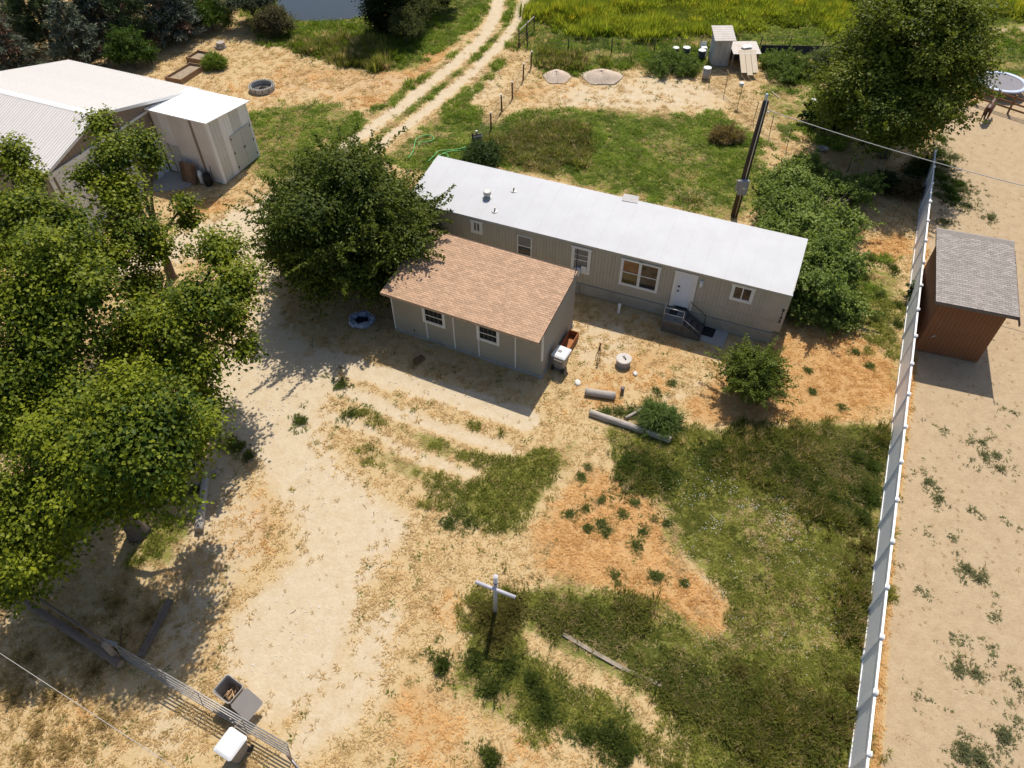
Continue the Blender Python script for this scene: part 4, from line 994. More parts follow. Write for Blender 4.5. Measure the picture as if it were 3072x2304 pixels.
MB().cbox(-.32, .32, -.2, .2, 0, .16, .05).obj('chunk', M('brown_bark_chunk', (.14, .085, .04), .9, .3, 5, bump=1, bscale=10), br_)
for px, r, nm in (((3.61, 27.41), .18, 'pale flat stone lying at the corner of the outbuilding path'), ((6.84, 28.05), .13, 'small white stone lying right of the concrete riser')):
    s = thing('stone', nm, 'stone', px)
    m = MB(); m.lathe([(r * .7, -.03), (r, .03), (r * .8, .09), (r * .3, .11)], 9); o = m.obj('stone', M('pale_stone', (.6, .58, .54), .9, .15, 6), s); o.scale = (1, 1.4, 1)
hs = thing('garden_hose', 'bright green garden hose looped on the lawn behind the home', 'hose', (0, 0, 0))
m_hose = M('bright_green_hose', (.11, .42, .12), .4, .1, 5)
hp = [(-7.77, 50.41), (-7.47, 51.41), (-7.44, 52.77), (-7.31, 53.33), (-6.97, 53.67), (-6.50, 53.81), (-6.12, 53.59), (-6.06, 53.10), (-6.43, 52.83), (-7.04, 52.77), (-7.11, 52.21)]
hp2 = [(-6.23, 49.94), (-5.92, 50.53), (-5.51, 51.38), (-4.92, 51.51), (-4.21, 51.64), (-3.68, 51.84), (-3.41, 52.04), (-3.67, 51.50), (-4.55, 51.37), (-5.24, 50.98), (-5.72, 50.20), (-5.86, 49.68), (-5.35, 49.93), (-4.76, 50.58), (-5.00, 51.05), (-5.58, 50.72)]
for P in (hp, hp2):
    c = [Vector((x, y, .13)) for x, y in P]; f = []
    for i in range(len(c) - 1):
        p0, p1, p2, p3 = c[max(i - 1, 0)], c[i], c[i + 1], c[min(i + 2, len(c) - 1)]
        for k in range(5):
            t = k / 5; f.append(.5 * ((2 * p1) + (p2 - p0) * t + (2 * p0 - 5 * p1 + 4 * p2 - p3) * t * t + (3 * p1 - p0 - 3 * p2 + p3) * t ** 3))
    MB().tube(f + [c[-1]], .036, 6).obj('loop', m_hose, hs, True)

# ------------------------------------------------------------------ back yard left: fire ring, beds, stump
fr = thing('fire_ring', 'round fire ring of grey hollow blocks on the dry lawn', 'fire ring', (-21.4, 61.9))
m_cmu = M('grey_hollow_block', (.40, .385, .35), .9, .1, 5, bump=.5, rnd=.12, dirt=(.2, .18, .16), dirtamt=.4)
cb = MB(); w_, d_, h_ = .47, .20, .40
cb.box(-w_ / 2, w_ / 2, -d_ / 2, -d_ / 2 + .04, 0, h_); cb.box(-w_ / 2, w_ / 2, d_ / 2 - .04, d_ / 2, 0, h_)
for x in (-w_ / 2, -.02, w_ / 2 - .04): cb.box(x, x + .04, -d_ / 2 + .04, d_ / 2 - .04, 0, h_ - .001)
cb.box(-w_ / 2 + .04, w_ / 2 - .04, -d_ / 2 + .04, d_ / 2 - .04, 0, .1)
cbm = cb.mesh('block'); cbm.materials.append(m_cmu)
for k in range(12):
    a = 2 * math.pi * k / 12; shared('block', cbm, fr, (.98 * math.cos(a), .98 * math.sin(a), random.uniform(0, .015)), (0, 0, a + R(90) + random.uniform(-.04, .04)))
MB().lathe([(.86, .005), (.0, .05)], 20).obj('ash_bed', M('grey_ash', (.09, .085, .08), .95, .5, 5), fr)
for k in range(4): MB().tube([(-.3 + .2 * k, -.4, .08), (-.1 + .1 * k, .35, .12)], .045, 6).obj('charred_stick', M('charcoal', (.03, .027, .025), .9, .3, 6) if k == 0 else bpy.data.materials['charcoal'], fr)
m_bed = M('raised_bed_timber', (.30, .19, .11), .9, .2, 4, dirt=(.15, .1, .07), dirtamt=.5)
m_soil = M('dry_bed_soil', (.30, .235, .165), .95, .25, 4, bump=1)
def bed(label, pts):
    c = sum((Vector((*p, 0)) for p in pts), Vector()) / 4; t = thing('raised_bed', label, 'raised bed', c, group='raised beds beside the barn')
    L = [Vector((*p, 0)) - c for p in pts]
    for i in range(4):
        a, b = L[i], L[(i + 1) % 4]; d = (b - a); ang = math.atan2(d.y, d.x)
        MB().obox(((a + b) / 2) + Vector((0, 0, .22)), (d.length - .09, .06, .44), (0, 0, ang)).obj('side_board', m_bed, t)
        MB().box(-.055, .055, -.055, .055, 0, .47).obj('corner_post', m_bed, t).location = a
    MB().prism([tuple((p * .94)[:2]) for p in L], 'z', 0, .24).obj('soil', m_soil, t)
bed('square raised bed nearer the conifers, behind the long raised bed', [(-29.4, 67.3), (-28.75, 68.75), (-26.7, 67.9), (-27.3, 66.5)])
bed('long raised bed with weeds just behind the barn roof', [(-30.1, 63.4), (-28.75, 66.15), (-27.4, 65.7), (-28.6, 62.9)])
sp_ = thing('cut_stump', 'pale cut stump beside the grey conifer at the dry lawn', 'stump', (-27.1, 70.3))
MB().lathe([(.5, -.05), (.42, .2), (.38, .5), (.1, .52)], 12).obj('stump', m_log, sp_)
MB().tube([(-.6, -.2, .12), (.1, -.5, .15)], .11, 8).obj('cut_branch', m_log, sp_)
# beside the steel shed
pl = thing('stacked_lumber', 'brown board bundle leaning on the steel shed wall', 'lumber', (-23.45, 47.35), BYAW)
for k in range(6): MB().obox((-.55 + k * .22, .18, .74), (.20, .12, 1.45), (R(-12), 0, 0)).obj('board', M('brown_board', (.20, .125, .075), .9, .25, 4, rnd=.3, bump=.5) if k == 0 else bpy.data.materials['brown_board'], pl)
MB().obox((0, .40, 1.42), (1.35, .22, .06), (R(-12), 0, 0)).obj('top_board', m_wood, pl)
gt = thing('gas_cylinder', 'white gas cylinder standing by the steel shed', 'gas cylinder', (-22.5, 47.4))
MB().lathe([(.10, 0), (.19, .04), (.19, .75), (.14, .88), (.05, .92)], 16).obj('tank', m_whitemetal, gt, True)
MB().lathe([(.12, .9), (.12, 1.02), (.10, 1.02), (.10, .92)], 14).obj('collar', m_whitemetal, gt)
bb = thing('black_barrel', 'black plastic barrel beside the white gas cylinder', 'barrel', (-21.98, 47.15))
MB().lathe([(.26, 0), (.28, .05), (.29, .4), (.28, .78), (.25, .84)], 18).obj('drum', M('black_plastic', (.018, .02, .022), .5, .2, 4), bb, True)
MB().lathe([(.255, .84), (.27, .86), (.255, .89), (.0, .89)], 18).obj('rim', m_black, bb)
tag(MB().tube([(-21.55, 47.0, 0), (-21.5, 47.15, 1.5)], .025, 6).obj('shovel_handle', m_rust, None, True), 'thin dark rod leaning at the front corner of the steel shed', 'rod')

# ------------------------------------------------------------------ garden fences
m_tpost = M('dark_steel_t_post', (.05, .04, .032), .7, .3, 5)
m_fpost = M('dark_wood_post', (.12, .075, .045), .9, .3, 3)
m_fwire = M('fence_wire', (.24, .22, .19), .5, .1, 3, metal=.4)
def wire_fence(name, label, posts, h, mat, pr, wires=4, mesh=0, hs=None, pale=False):
    t = thing(name, label, 'fence', (posts[0][0], posts[0][1]))
    o = Vector((posts[0][0], posts[0][1], 0)); P = [Vector((*p, 0)) - o for p in posts]
    for i, p in enumerate(P):
        hh = h * random.uniform(.94, 1.06); lx, ly = random.uniform(-.07, .07), random.uniform(-.05, .05)
        q = MB(); q.tube([(p.x, p.y, -.1), (p.x + lx, p.y + ly, hh)], [pr, pr * .9], 8); po = q.obj('post', mat, t, True)
        if pale: MB().tube([(p.x + lx, p.y + ly, hh - .10), (p.x + lx, p.y + ly, hh + .01)], pr * 1.08, 8).obj('post_tip', m_wtrim, po)
    w = MB()
    for k in range(wires):
        z = .12 + (h - .2) * k / max(1, wires - 1)
        for a, b in zip(P[:-1], P[1:]): w.tube([(a.x, a.y, z), ((a.x + b.x) / 2, (a.y + b.y) / 2, z - .03), (b.x, b.y, z)], .008, 4, False)
    if mesh:
        for a, b in zip(P[:-1], P[1:]):
            L = (b - a).length; n = int(L / mesh)
            for k in range(1, n):
                c = a.lerp(b, k / n); w.tube([(c.x, c.y, .05), (c.x, c.y, h - .1)], .004, 3, False)
    w.obj('wire', m_fwire, t, kind='stuff')
    return t
wire_fence('wire_fence', 'wire fence on dark wooden posts along the dirt track', [(-2.55, 52.03), (-1.55, 54.84), (-0.71, 57.83), (0.17, 59.97), (1.12, 63.34), (1.86, 65.66)], 1.5, m_fpost, .07, 5, .3, pale=True)
wire_fence('wire_fence', 'dark wire fence along the green meadow at the back', [(0.83, 69.79), (1.60, 69.78), (5.35, 68.65), (9.30, 68.30), (13.20, 68.16), (17.38, 68.20), (22.91, 68.52), (25.50, 68.29), (28.47, 68.25), (31.81, 68.02), (36.46, 67.96)], 1.55, m_tpost, .05, 5, .35)
wire_fence('poultry_fence', 'poultry netting on thin steel posts between garden and hen yard', [(17.18, 62.20), (18.18, 60.58), (18.87, 58.39), (19.62, 55.93), (20.39, 53.66), (21.23, 51.64)], 1.75, m_tpost, .028, 7, .14)
wire_fence('wire_fence', 'low wire fence in the tree shade ending at the white fence', [(24.88, 48.35), (26.39, 47.22), (27.92, 46.30), (28.93, 45.88)], 1.2, m_tpost, .03, 6, .25)
gg_ = thing('garden_gate', 'small wooden garden gate at the near end of the track fence', 'gate', (-2.90, 51.90), R(20))
MB().box(-.05, .05, -.05, .05, -.05, 1.35).obj('post', m_fpost, gg_)
for k in range(5): MB().box(.08 + k * .13, .20 + k * .13, -.02, .02, .1, 1.2).obj('board', m_wood, gg_)
MB().box(.06, .74, -.045, -.022, .95, 1.06).obj('top_rail', m_wtrim, gg_)
fg = thing('field_gate', 'old wooden field gate standing open at the track', 'gate', (0.83, 70.19), R(64))
for z in (.5, .8, 1.1): MB().tube([(0, 0, z), (3.4, 0, z + .05)], .03, 6).obj('rail', m_fpost, fg)
MB().tube([(0, 0, 1.42), (3.4, 0, 1.5)], .05, 8).obj('top_rail', m_log, fg)
for x in (0, 1.7, 3.4): MB().tube([(x, 0, -.1), (x, 0, 1.6)], .06, 8).obj('upright', m_fpost, fg)
# barrels and buckets
m_drum = M('dark_green_drum', (.045, .055, .05), .6, .2, 4); m_drumtop = M('white_drum_lid', (.66, .66, .62), .5, .1, 4)
m_pail = M('white_pail', (.66, .65, .61), .5, .08, 4, dirt=(.4, .36, .3), dirtamt=.4)
def drum(name, label, loc, r, h, bm_, tm, cat, group=None):
    t = thing(name, label, cat, loc, group=group)
    MB().lathe([(r * .92, 0), (r, .05), (r, h * .33), (r * 1.03, h * .35), (r, h * .37), (r, h - .03)], 18).obj('drum', bm_, t, True)
    MB().lathe([(r * 1.04, h - .03), (r * 1.05, h), (r * .95, h + .02), (r * .3, h + .03)], 18).obj('lid', tm, t)
    return t
drum('barrel', 'pale galvanised barrel with white lid in front of the hen house', (17.15, 63.5), .34, .95, M('pale_galvanised', (.42, .38, .33), .5, .15, 3, dirt=(.2, .16, .12), dirtamt=.4), m_drumtop, 'barrel')
drum('barrel', 'dark barrel with white lid nearest the hen house wall', (17.35, 67.2), .33, .85, m_drum, m_drumtop, 'barrel')
drum('barrel', 'dark barrel with white lid second from the hen house', (16.05, 67.8), .33, .85, m_drum, m_drumtop, 'barrel')
drum('barrel', 'dark barrel with white lid farthest left of the hen house', (15.1, 68.0), .3, .75, m_drum, m_drumtop, 'barrel')
dbx = thing('white_cooler', 'open white box standing against the hen house', 'box', (17.6, 67.8), R(5))
MB().cbox(-.28, .28, -.3, .3, 0, .9, .03).obj('box', m_pail, dbx); MB().obox((0, .3, 1.05), (.56, .05, .4), (R(-10), 0, 0)).obj('lid', m_pail, dbx)
def pail(label, loc, z=0.0, r=.2, h=.42):
    t = thing('pail', label, 'pail', (*loc, z))
    MB().lathe([(r * .82, 0), (r, h - .04)], 16).obj('bucket', m_pail, t, True)
    MB().lathe([(r * 1.06, h - .04), (r * 1.06, h), (r * .9, h + .01), (0, h + .01)], 16).obj('lid', m_drumtop, t)
    MB().tube([(r * math.cos(a), r * math.sin(a), h * .8 - .1 * math.sin(a)) for a in np.linspace(0, 3.14, 7)], .008, 4).obj('handle', m_rail, t)
pail('small grey pail hung on the poultry fence post', (18.85, 58.6), 1.6, .19, .34)
pail('white pail beside the broad-leaved plant', (24.45, 56.9))
pail('white poultry feeder farther from the broad-leaved plant, towards the tree', (25.2, 58.6), .12, .24, .34)
tag(MB().tube([(22.3, 60.9, .04), (22.65, 59.8, .05)], .04, 6).obj('stick', m_ply, None), 'pale stick lying on the bare soil below the hen house', 'stick')
tarp = MB(); tarp.box(0, 9.5, -.02, .02, 0, .75)
tp = tag(tarp.obj('dark_tarp_screen', M('dark_blue_tarp', (.022, .026, .045), .6, .3, 3)), 'low dark tarp screen along the back fence right of the hen house', 'tarp'); tp.location = (23.0, 68.3, 0); tp.rotation_euler = (R(-12), 0, R(-3))
# tyre, gravel
ty = thing('galvanised_pan', 'round grey pan lying in the tree shade by the vine', 'pan', (23.93, 51.48))
MB().lathe([(.3, .0), (.38, .16), (.36, .16), (.28, .03), (0, .03)], 20).obj('pan', m_galv, ty)
m_gravel = M('tan_grey_gravel', (.50, .405, .32), .95, .22, 9, bump=1, bscale=20)
def mound(label, loc, rx, ry, h):
    n, k = 36, 9; rings = []
    for j in range(k):
        t = j / (k - 1); rr = 1 - t
        rings.append([(rx * rr * math.cos(a) * (1 + .1 * math.sin(3 * a + j)), ry * rr * math.sin(a) * (1 + .08 * math.sin(5 * a)), h * (.5 + .5 * math.cos(math.pi * min(1, rr) ** 1.6)) * (1 + .12 * math.sin(2 * a + j * .4)) + random.uniform(-.015, .015) - .03) for a in [2 * math.pi * i / n for i in range(n)]])
    t = thing('gravel_pile', label, 'gravel', loc, group='gravel piles in the garden')
    MB().loft(rings).obj('heap', m_gravel, t, True)
    s = MB()
    for _ in range(260):
        a, d = random.uniform(0, 6.28), math.sqrt(random.random()) * .98; z = h * (.5 + .5 * math.cos(math.pi * d))
        r_ = random.uniform(.02, .05); s.obox((rx * d * math.cos(a), ry * d * math.sin(a), z), (r_, r_ * .8, r_ * .7), (random.random() * 3, random.random() * 3, 0))
    s.obj('loose_stones', m_gravel, t, kind='stuff')
mound('left and smaller of two grey gravel piles in the garden', (4.11, 64.01), 1.3, 1.5, .45)
mound('right and larger of two grey gravel piles in the garden', (8.06, 63.87), 1.9, 1.6, .55)
# ------------------------------------------------------------------ paddock: rail fence, trampoline, horse
m_brail = M('brown_rail_wood', (.23, .125, .06), .9, .2, 3, dirt=(.12, .07, .04), dirtamt=.5)
rfx = thing('rail_fence', 'brown three-rail wooden fence beside the trampoline', 'fence', (40.67, 56.98), math.atan2(-2.46, 2.49))
for x in (-5.2, -2.6, 0, 2.6, 5.2): MB().box(x - .07, x + .07, -.07, .07, -.05, 1.55).obj('post', m_brail, rfx)
for z in (.45, .9, 1.35):
    for x in (-5.2, -2.6, 0, 2.6): MB().box(x + .03, x + 2.57, -.095, -.055, z - .07, z + .07).obj('rail', m_brail, rfx)
tr = thing('trampoline', 'round trampoline with pale blue padded rim on the grass', 'trampoline', (41.6, 60.8))
MB().lathe([(0, .80), (1.62, .80), (1.62, .79)], 40).obj('mat', M('grey_trampoline_mat', (.20, .19, .21), .7, .08, 2), tr)
pd = MB(); rings = []
for k in range(48):
    a = 2 * math.pi * k / 48; rings.append([(r * math.cos(a), r * math.sin(a), z) for r, z in ((1.6, .80), (1.63, .86), (1.95, .87), (2.0, .80), (1.95, .74), (1.65, .74))])
rings.append(rings[0]); pd.loft(rings, cap=False); pd.obj('rim_pad', M('pale_blue_pad', (.50, .55, .68), .5, .1, 1.5, dirt=(.2, .26, .42), dirtamt=.6), tr, True)
for k in range(6):
    a = k * math.pi / 3 + .3; MB().tube([(1.85 * math.cos(a), 1.85 * math.sin(a), 0), (1.85 * math.cos(a), 1.85 * math.sin(a), .76)], .03, 8).obj('leg', m_galv, tr)

def skinned(name, verts, edges, mat, parent, root=0, sub=2):
    me = bpy.data.meshes.new(name); me.from_pydata([v[:3] for v in verts], edges, [])
    o = bpy.data.objects.new(name, me); COL.objects.link(o)
    sm = o.modifiers.new('skin', 'SKIN'); sm.use_smooth_shade = True
    for i, v in enumerate(verts):
        me.skin_vertices[0].data[i].radius = (v[3], v[4] if len(v) > 4 else v[3]); me.skin_vertices[0].data[i].use_root = (i == root)
    ss = o.modifiers.new('sub', 'SUBSURF'); ss.levels = sub; ss.render_levels = sub
    dg = bpy.context.evaluated_depsgraph_get(); m2 = bpy.data.meshes.new_from_object(o.evaluated_get(dg))
    bpy.data.objects.remove(o); m2.name = name
    m2.materials.clear()
    m2.polygons.foreach_set('use_smooth', [True] * len(m2.polygons))
    return link(name, m2, mat, parent)
hrs = thing('horse', 'dark bay horse seen from behind, standing in the sandy paddock', 'horse', (38.35, 56.0), R(52))
m_bay = M('dark_bay_coat', (.085, .03, .016), .5, .35, 2.5, spec=.35)
hv = [(-.55, 0, 1.22, .27, .25), (-.2, 0, 1.16, .28, .27), (.2, 0, 1.14, .27, .27), (.55, 0, 1.22, .23, .25), (.85, 0, 1.45, .15, .19), (1.1, 0, 1.72, .11, .15), (1.25, 0, 1.88, .11, .12), (1.45, 0, 1.72, .085, .10), (1.66, 0, 1.52, .065, .07), (-.78, 0, 1.16, .17, .19)]
he = [(0, 1), (1, 2), (2, 3), (3, 4), (4, 5), (5, 6), (6, 7), (7, 8), (0, 9)]
for s in (-1, 1):
    b = len(hv); hv += [(.55, s * .17, .95, .11), (.56, s * .17, .72, .075), (.55, s * .17, .42, .05), (.53, s * .17, .12, .045), (.57, s * .17, .03, .06)]; he += [(3, b), (b, b + 1), (b + 1, b + 2), (b + 2, b + 3), (b + 3, b + 4)]
    b = len(hv); hv += [(-.58, s * .19, .98, .15), (-.5, s * .19, .76, .10), (-.72, s * .19, .52, .055), (-.68, s * .19, .14, .045), (-.63, s * .19, .03, .06)]; he += [(0, b), (b, b + 1), (b + 1, b + 2), (b + 2, b + 3), (b + 3, b + 4)]
    b = len(hv); hv += [(1.24, s * .07, 1.98, .04), (1.25, s * .08, 2.08, .015)]; he += [(6, b), (b, b + 1)]
skinned('body', hv, he, m_bay, hrs, 1)
m_hair = M('black_mane_hair', (.012, .009, .008), .6, .3, 6)
skinned('tail', [(-.86, 0, 1.28, .05), (-.98, 0, 1.1, .07), (-1.0, 0, .8, .08), (-.98, 0, .5, .05), (-.97, 0, .38, .02)], [(0, 1), (1, 2), (2, 3), (3, 4)], m_hair, hrs)
skinned('mane', [(1.22, 0, 2.0, .03), (1.02, 0, 1.86, .05), (.8, 0, 1.66, .05), (.6, 0, 1.5, .03)], [(0, 1), (1, 2), (2, 3)], m_hair, hrs)
# pond
pond = MB(); pp = [(-24.5, 82.0), (-23.6, 79.0), (-21.6, 76.6), (-19.5, 76.1), (-17.5, 76.3), (-14.7, 77.1), (-13.4, 79.2), (-14.2, 81.5), (-16.5, 83.0), (-20, 83.6)]
pond.prism(pp, 'z', -.2, .03)
mw, nt, b = _nt('pond_water'); b.inputs['Base Color'].default_value = (.02, .025, .022, 1); b.inputs['Roughness'].default_value = .04; b.inputs['Specular IOR Level'].default_value = .6
nz = nt.nodes.new('ShaderNodeTexNoise'); nz.inputs['Scale'].default_value = 2.5; bp = nt.nodes.new('ShaderNodeBump'); bp.inputs['Strength'].default_value = .05
nt.links.new(nz.outputs['Fac'], bp.inputs['Height']); nt.links.new(bp.outputs[0], b.inputs['Normal'])
pond.obj('pond_water', mw, kind='structure')

# ------------------------------------------------------------------ foliage
m_leaf = leafmat('broad_leaf', .38, .5)
m_leaf_dull = leafmat('dull_leaf', .28, .6)
m_needle = leafmat('conifer_needle', .15, .65, tcol=(1, 1.05, .7))
m_bark = M('grey_brown_bark', (.13, .10, .075), .95, .3, 4, bump=1, bscale=9, stretch=(3, 3, .6))
m_bark_pale = M('pale_grey_bark', (.24, .21, .175), .95, .3, 4, bump=1, bscale=9, stretch=(3, 3, .6))
SHAPES = {
    'heart': (np.array([(0, 0, 0), (.22, .46, .05), (1, 0, -.16), (.22, -.46, .05), (.5, 0, -.03)]), np.array([(0, 1, 4), (1, 2, 4), (0, 4, 3), (4, 2, 3)])),
    'broad': (np.array([(0, 0, 0), (.36, .42, .07), (1, 0, -.14), (.36, -.42, .07)]), np.array([(0, 2, 1), (0, 3, 2)])),
    'oval': (np.array([(0, 0, 0), (.45, .30, .06), (1, 0, -.1), (.45, -.30, .06)]), np.array([(0, 2, 1), (0, 3, 2)])),
    'lance': (np.array([(0, 0, 0), (.4, .15, .04), (1, 0, -.12), (.4, -.15, .04)]), np.array([(0, 2, 1), (0, 3, 2)])),
    'blade': (np.array([(0, .05, 0), (0, -.05, 0), (1, 0, 0)]), np.array([(0, 1, 2)])),
    'pod': (np.array([(0, .012, 0), (0, -.012, 0), (1, 0, 0)]), np.array([(0, 1, 2)])),
}
def leaf_mesh(name, C, Nn, T, S, col, shape, mat, parent):
    """C centres, Nn normals, T tangents, S sizes, col (N,3)"""
    V, F = SHAPES[shape]; n = len(C)
    Nn = Nn / (np.linalg.norm(Nn, axis=1, keepdims=True) + 1e-9)
    T = T - Nn * (T * Nn).sum(1, keepdims=True); T = T / (np.linalg.norm(T, axis=1, keepdims=True) + 1e-9)
    B = np.cross(Nn, T)
    P = C[:, None, :] + S[:, None, None] * (T[:, None, :] * V[None, :, 0:1] + B[:, None, :] * V[None, :, 1:2] + Nn[:, None, :] * V[None, :, 2:3])
    k = len(V); fc = (F[None] + (np.arange(n) * k)[:, None, None]).reshape(-1, 3)
    me = bpy.data.meshes.new(name)
    me.vertices.add(n * k); me.vertices.foreach_set('co', P.reshape(-1).astype(np.float32))
    me.loops.add(fc.size); me.loops.foreach_set('vertex_index', fc.ravel().astype(np.int32))
    me.polygons.add(len(fc)); me.polygons.foreach_set('loop_start', np.arange(0, fc.size, 3, dtype=np.int32))
    me.update(calc_edges=True)
    at = me.attributes.new('leafcol', 'FLOAT_COLOR', 'POINT')
    cc = np.concatenate([np.repeat(col, k, 0), np.ones((n * k, 1))], 1)
    at.data.foreach_set('color', cc.ravel().astype(np.float32))
    return link(name, me, mat, parent, kind='stuff')

def unit(n, rng):
    v = rng.normal(size=(n, 3)); return v / np.linalg.norm(v, axis=1, keepdims=True)

def lobes_foliage(lobes, leaves_per_m2, size, shoot_n, shoot_r, rng, base, yel, droop=.4, fill=.35, ragged=.22, squash=.8, hmix=.35, core=14, sprays=0, spray_len=1.0):
    """sprays of leaves over uneven lobes; returns C,N,T,S,col"""
    out = []
    allc = np.array([l[:3] for l in lobes]); 
    for (x, y, z, r) in lobes:
        ns = int(leaves_per_m2 * 4 * math.pi * r * r * .72 / shoot_n)
        d = unit(ns, rng); d[:, 2] = np.where(d[:, 2] < -.45, -d[:, 2], d[:, 2])
        # uneven outline: radius modulated by direction, plus stray shoots
        m = 1 + ragged * (np.sin(d[:, 0] * 5 + x) * np.sin(d[:, 1] * 5 + y) + .7 * np.sin(d[:, 2] * 7 + z * 2 + d[:, 0] * 4)) * .8
        rad = r * m * np.where(rng.random(ns) < fill, rng.uniform(.35, .85, ns), rng.uniform(.86, 1.06, ns))
        c = np.array([x, y, z]) + d * rad[:, None] * np.array([1, 1, squash])
        # drop shoots buried deep inside another lobe
        keep = np.ones(ns, bool)
        for (x2, y2, z2, r2) in lobes:
            if (x2, y2, z2) == (x, y, z): continue
            q = ((c - np.array([x2, y2, z2])) / np.array([1, 1, squash])); keep &= ~(np.linalg.norm(q, axis=1) < r2 * .55)
        c = c[keep]; d = d[keep]; ns = len(c)
        tone = np.clip(rng.normal(.40, .24, ns) + .30 * d[:, 2] + rng.normal(0, .16), 0, 1)  # lobe tops tinted lighter, undersides darker: sun and shade put into leaf colour
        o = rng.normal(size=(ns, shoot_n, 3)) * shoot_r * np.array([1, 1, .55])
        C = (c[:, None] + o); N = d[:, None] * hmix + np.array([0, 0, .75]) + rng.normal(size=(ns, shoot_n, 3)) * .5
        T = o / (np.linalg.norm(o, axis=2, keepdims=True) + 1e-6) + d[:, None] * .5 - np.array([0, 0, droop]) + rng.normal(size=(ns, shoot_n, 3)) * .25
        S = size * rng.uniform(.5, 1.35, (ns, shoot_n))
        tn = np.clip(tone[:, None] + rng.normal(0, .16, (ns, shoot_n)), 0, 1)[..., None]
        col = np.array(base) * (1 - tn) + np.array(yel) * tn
        C = C.reshape(-1, 3); ok = C[:, 2] > .12
        out.append([a.reshape(-1, *a.shape[2:])[ok] for a in (C.reshape(ns, shoot_n, 3), N, T, S, col)])
        for _ in range(sprays):
            d0 = unit(1, rng)[0]; d0[2] = abs(d0[2]) * .8 + .05; d0 /= np.linalg.norm(d0); ln = spray_len * rng.uniform(.5, 1.2); k = int(14 * ln) + 5
            s_ = np.repeat(np.linspace(0, 1, k), 3); m_ = len(s_); bend = np.array([rng.uniform(-.3, .3), rng.uniform(-.3, .3), -.15])
            c = np.array([x, y, z]) + d0 * r * np.array([1, 1, squash]) * .85 + d0 * (s_ * ln)[:, None] + bend * (s_ ** 2 * ln)[:, None] + rng.normal(size=(m_, 3)) * (.11 * (1.15 - s_))[:, None]
            tn = np.clip(rng.normal(.6, .25, (m_, 1)), 0, 1)
            out.append([c, rng.normal(size=(m_, 3)) * .6 + np.array([0, 0, .7]), d0 + rng.normal(size=(m_, 3)) * .6, size * rng.uniform(.7, 1.1, m_), np.array(base) * (1 - tn) + np.array(yel) * tn])
        # dense inner mass added to block light: bigger leaves, tinted darker for shade
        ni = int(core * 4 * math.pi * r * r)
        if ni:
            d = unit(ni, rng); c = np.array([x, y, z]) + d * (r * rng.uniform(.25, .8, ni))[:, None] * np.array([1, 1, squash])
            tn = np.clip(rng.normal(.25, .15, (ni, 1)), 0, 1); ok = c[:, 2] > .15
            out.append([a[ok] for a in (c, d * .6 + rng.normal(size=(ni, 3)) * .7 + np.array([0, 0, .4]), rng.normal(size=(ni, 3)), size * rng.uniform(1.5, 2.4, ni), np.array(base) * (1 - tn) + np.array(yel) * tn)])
    return [np.concatenate([o[i] for o in out]) for i in range(5)]

def limbs(mb, base, lobes, r0, fork, rng):
    """trunk to a fork, then a bent tapering limb into every lobe with a few twigs"""
    b = Vector(base); f = Vector(fork)
    mid = b.lerp(f, .5) + Vector((rng.uniform(-.15, .15), rng.uniform(-.15, .15), 0))
    mb.tube([b + Vector((0, 0, -.15)), b + Vector((0, 0, .3)), mid, f], [r0 * 1.35, r0 * 1.05, r0 * .85, r0 * .7], 12)
    for (x, y, z, r) in lobes:
        e = Vector((x, y, z)); h = f.lerp(e, .5) + Vector((rng.uniform(-.3, .3), rng.uniform(-.3, .3), rng.uniform(.0, .5)))
        mb.tube([f - Vector((0, 0, .2)), h, e], [r0 * .5, r0 * .3, r0 * .12], 7)
        for _ in range(5):
            d = Vector(unit(1, rng)[0]); d.z = abs(d.z) * .7 + .1
            mb.tube([h.lerp(e, rng.uniform(.5, 1)), e + d * r * .55, e + d * r * .9], [r0 * .11, r0 * .07, r0 * .03], 5)

def tree(name, label, base, lobes, r0, fork_z, lpm, size, shoot_n, shoot_r, colA, colB, seed, shape='oval', mat=None, bark=None, cat='tree', group=None, pods=0, **kw):
    rng = np.random.default_rng(seed)
    t = thing(name, label, cat, (base[0], base[1], 0), group=group)
    o = np.array([base[0], base[1], 0]); L = [(a - o[0], b - o[1], c, d) for a, b, c, d in lobes]
    mb = MB(); cx_ = sum(l[0] for l in L) / len(L); cy_ = sum(l[1] for l in L) / len(L)
    limbs(mb, (0, 0, 0), L, r0, (cx_ * .2, cy_ * .2, fork_z), rng)
    mb.obj('trunk', bark or m_bark, t, True)
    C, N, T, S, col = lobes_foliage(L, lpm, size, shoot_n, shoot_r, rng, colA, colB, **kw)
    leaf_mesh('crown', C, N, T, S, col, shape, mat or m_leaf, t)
    if pods:
        idx = rng.choice(len(C), pods); c2 = C[idx] - np.array([0, 0, .05])
        leaf_mesh('seed_pods', c2, rng.normal(size=(pods, 3)) + np.array([0, 1, 0]), np.tile((0, 0, -1.0), (pods, 1)) + rng.normal(size=(pods, 3)) * .15, rng.uniform(.3, .55, pods), np.tile((.13, .13, .03), (pods, 1)), 'pod', mat or m_leaf, t)
    return t

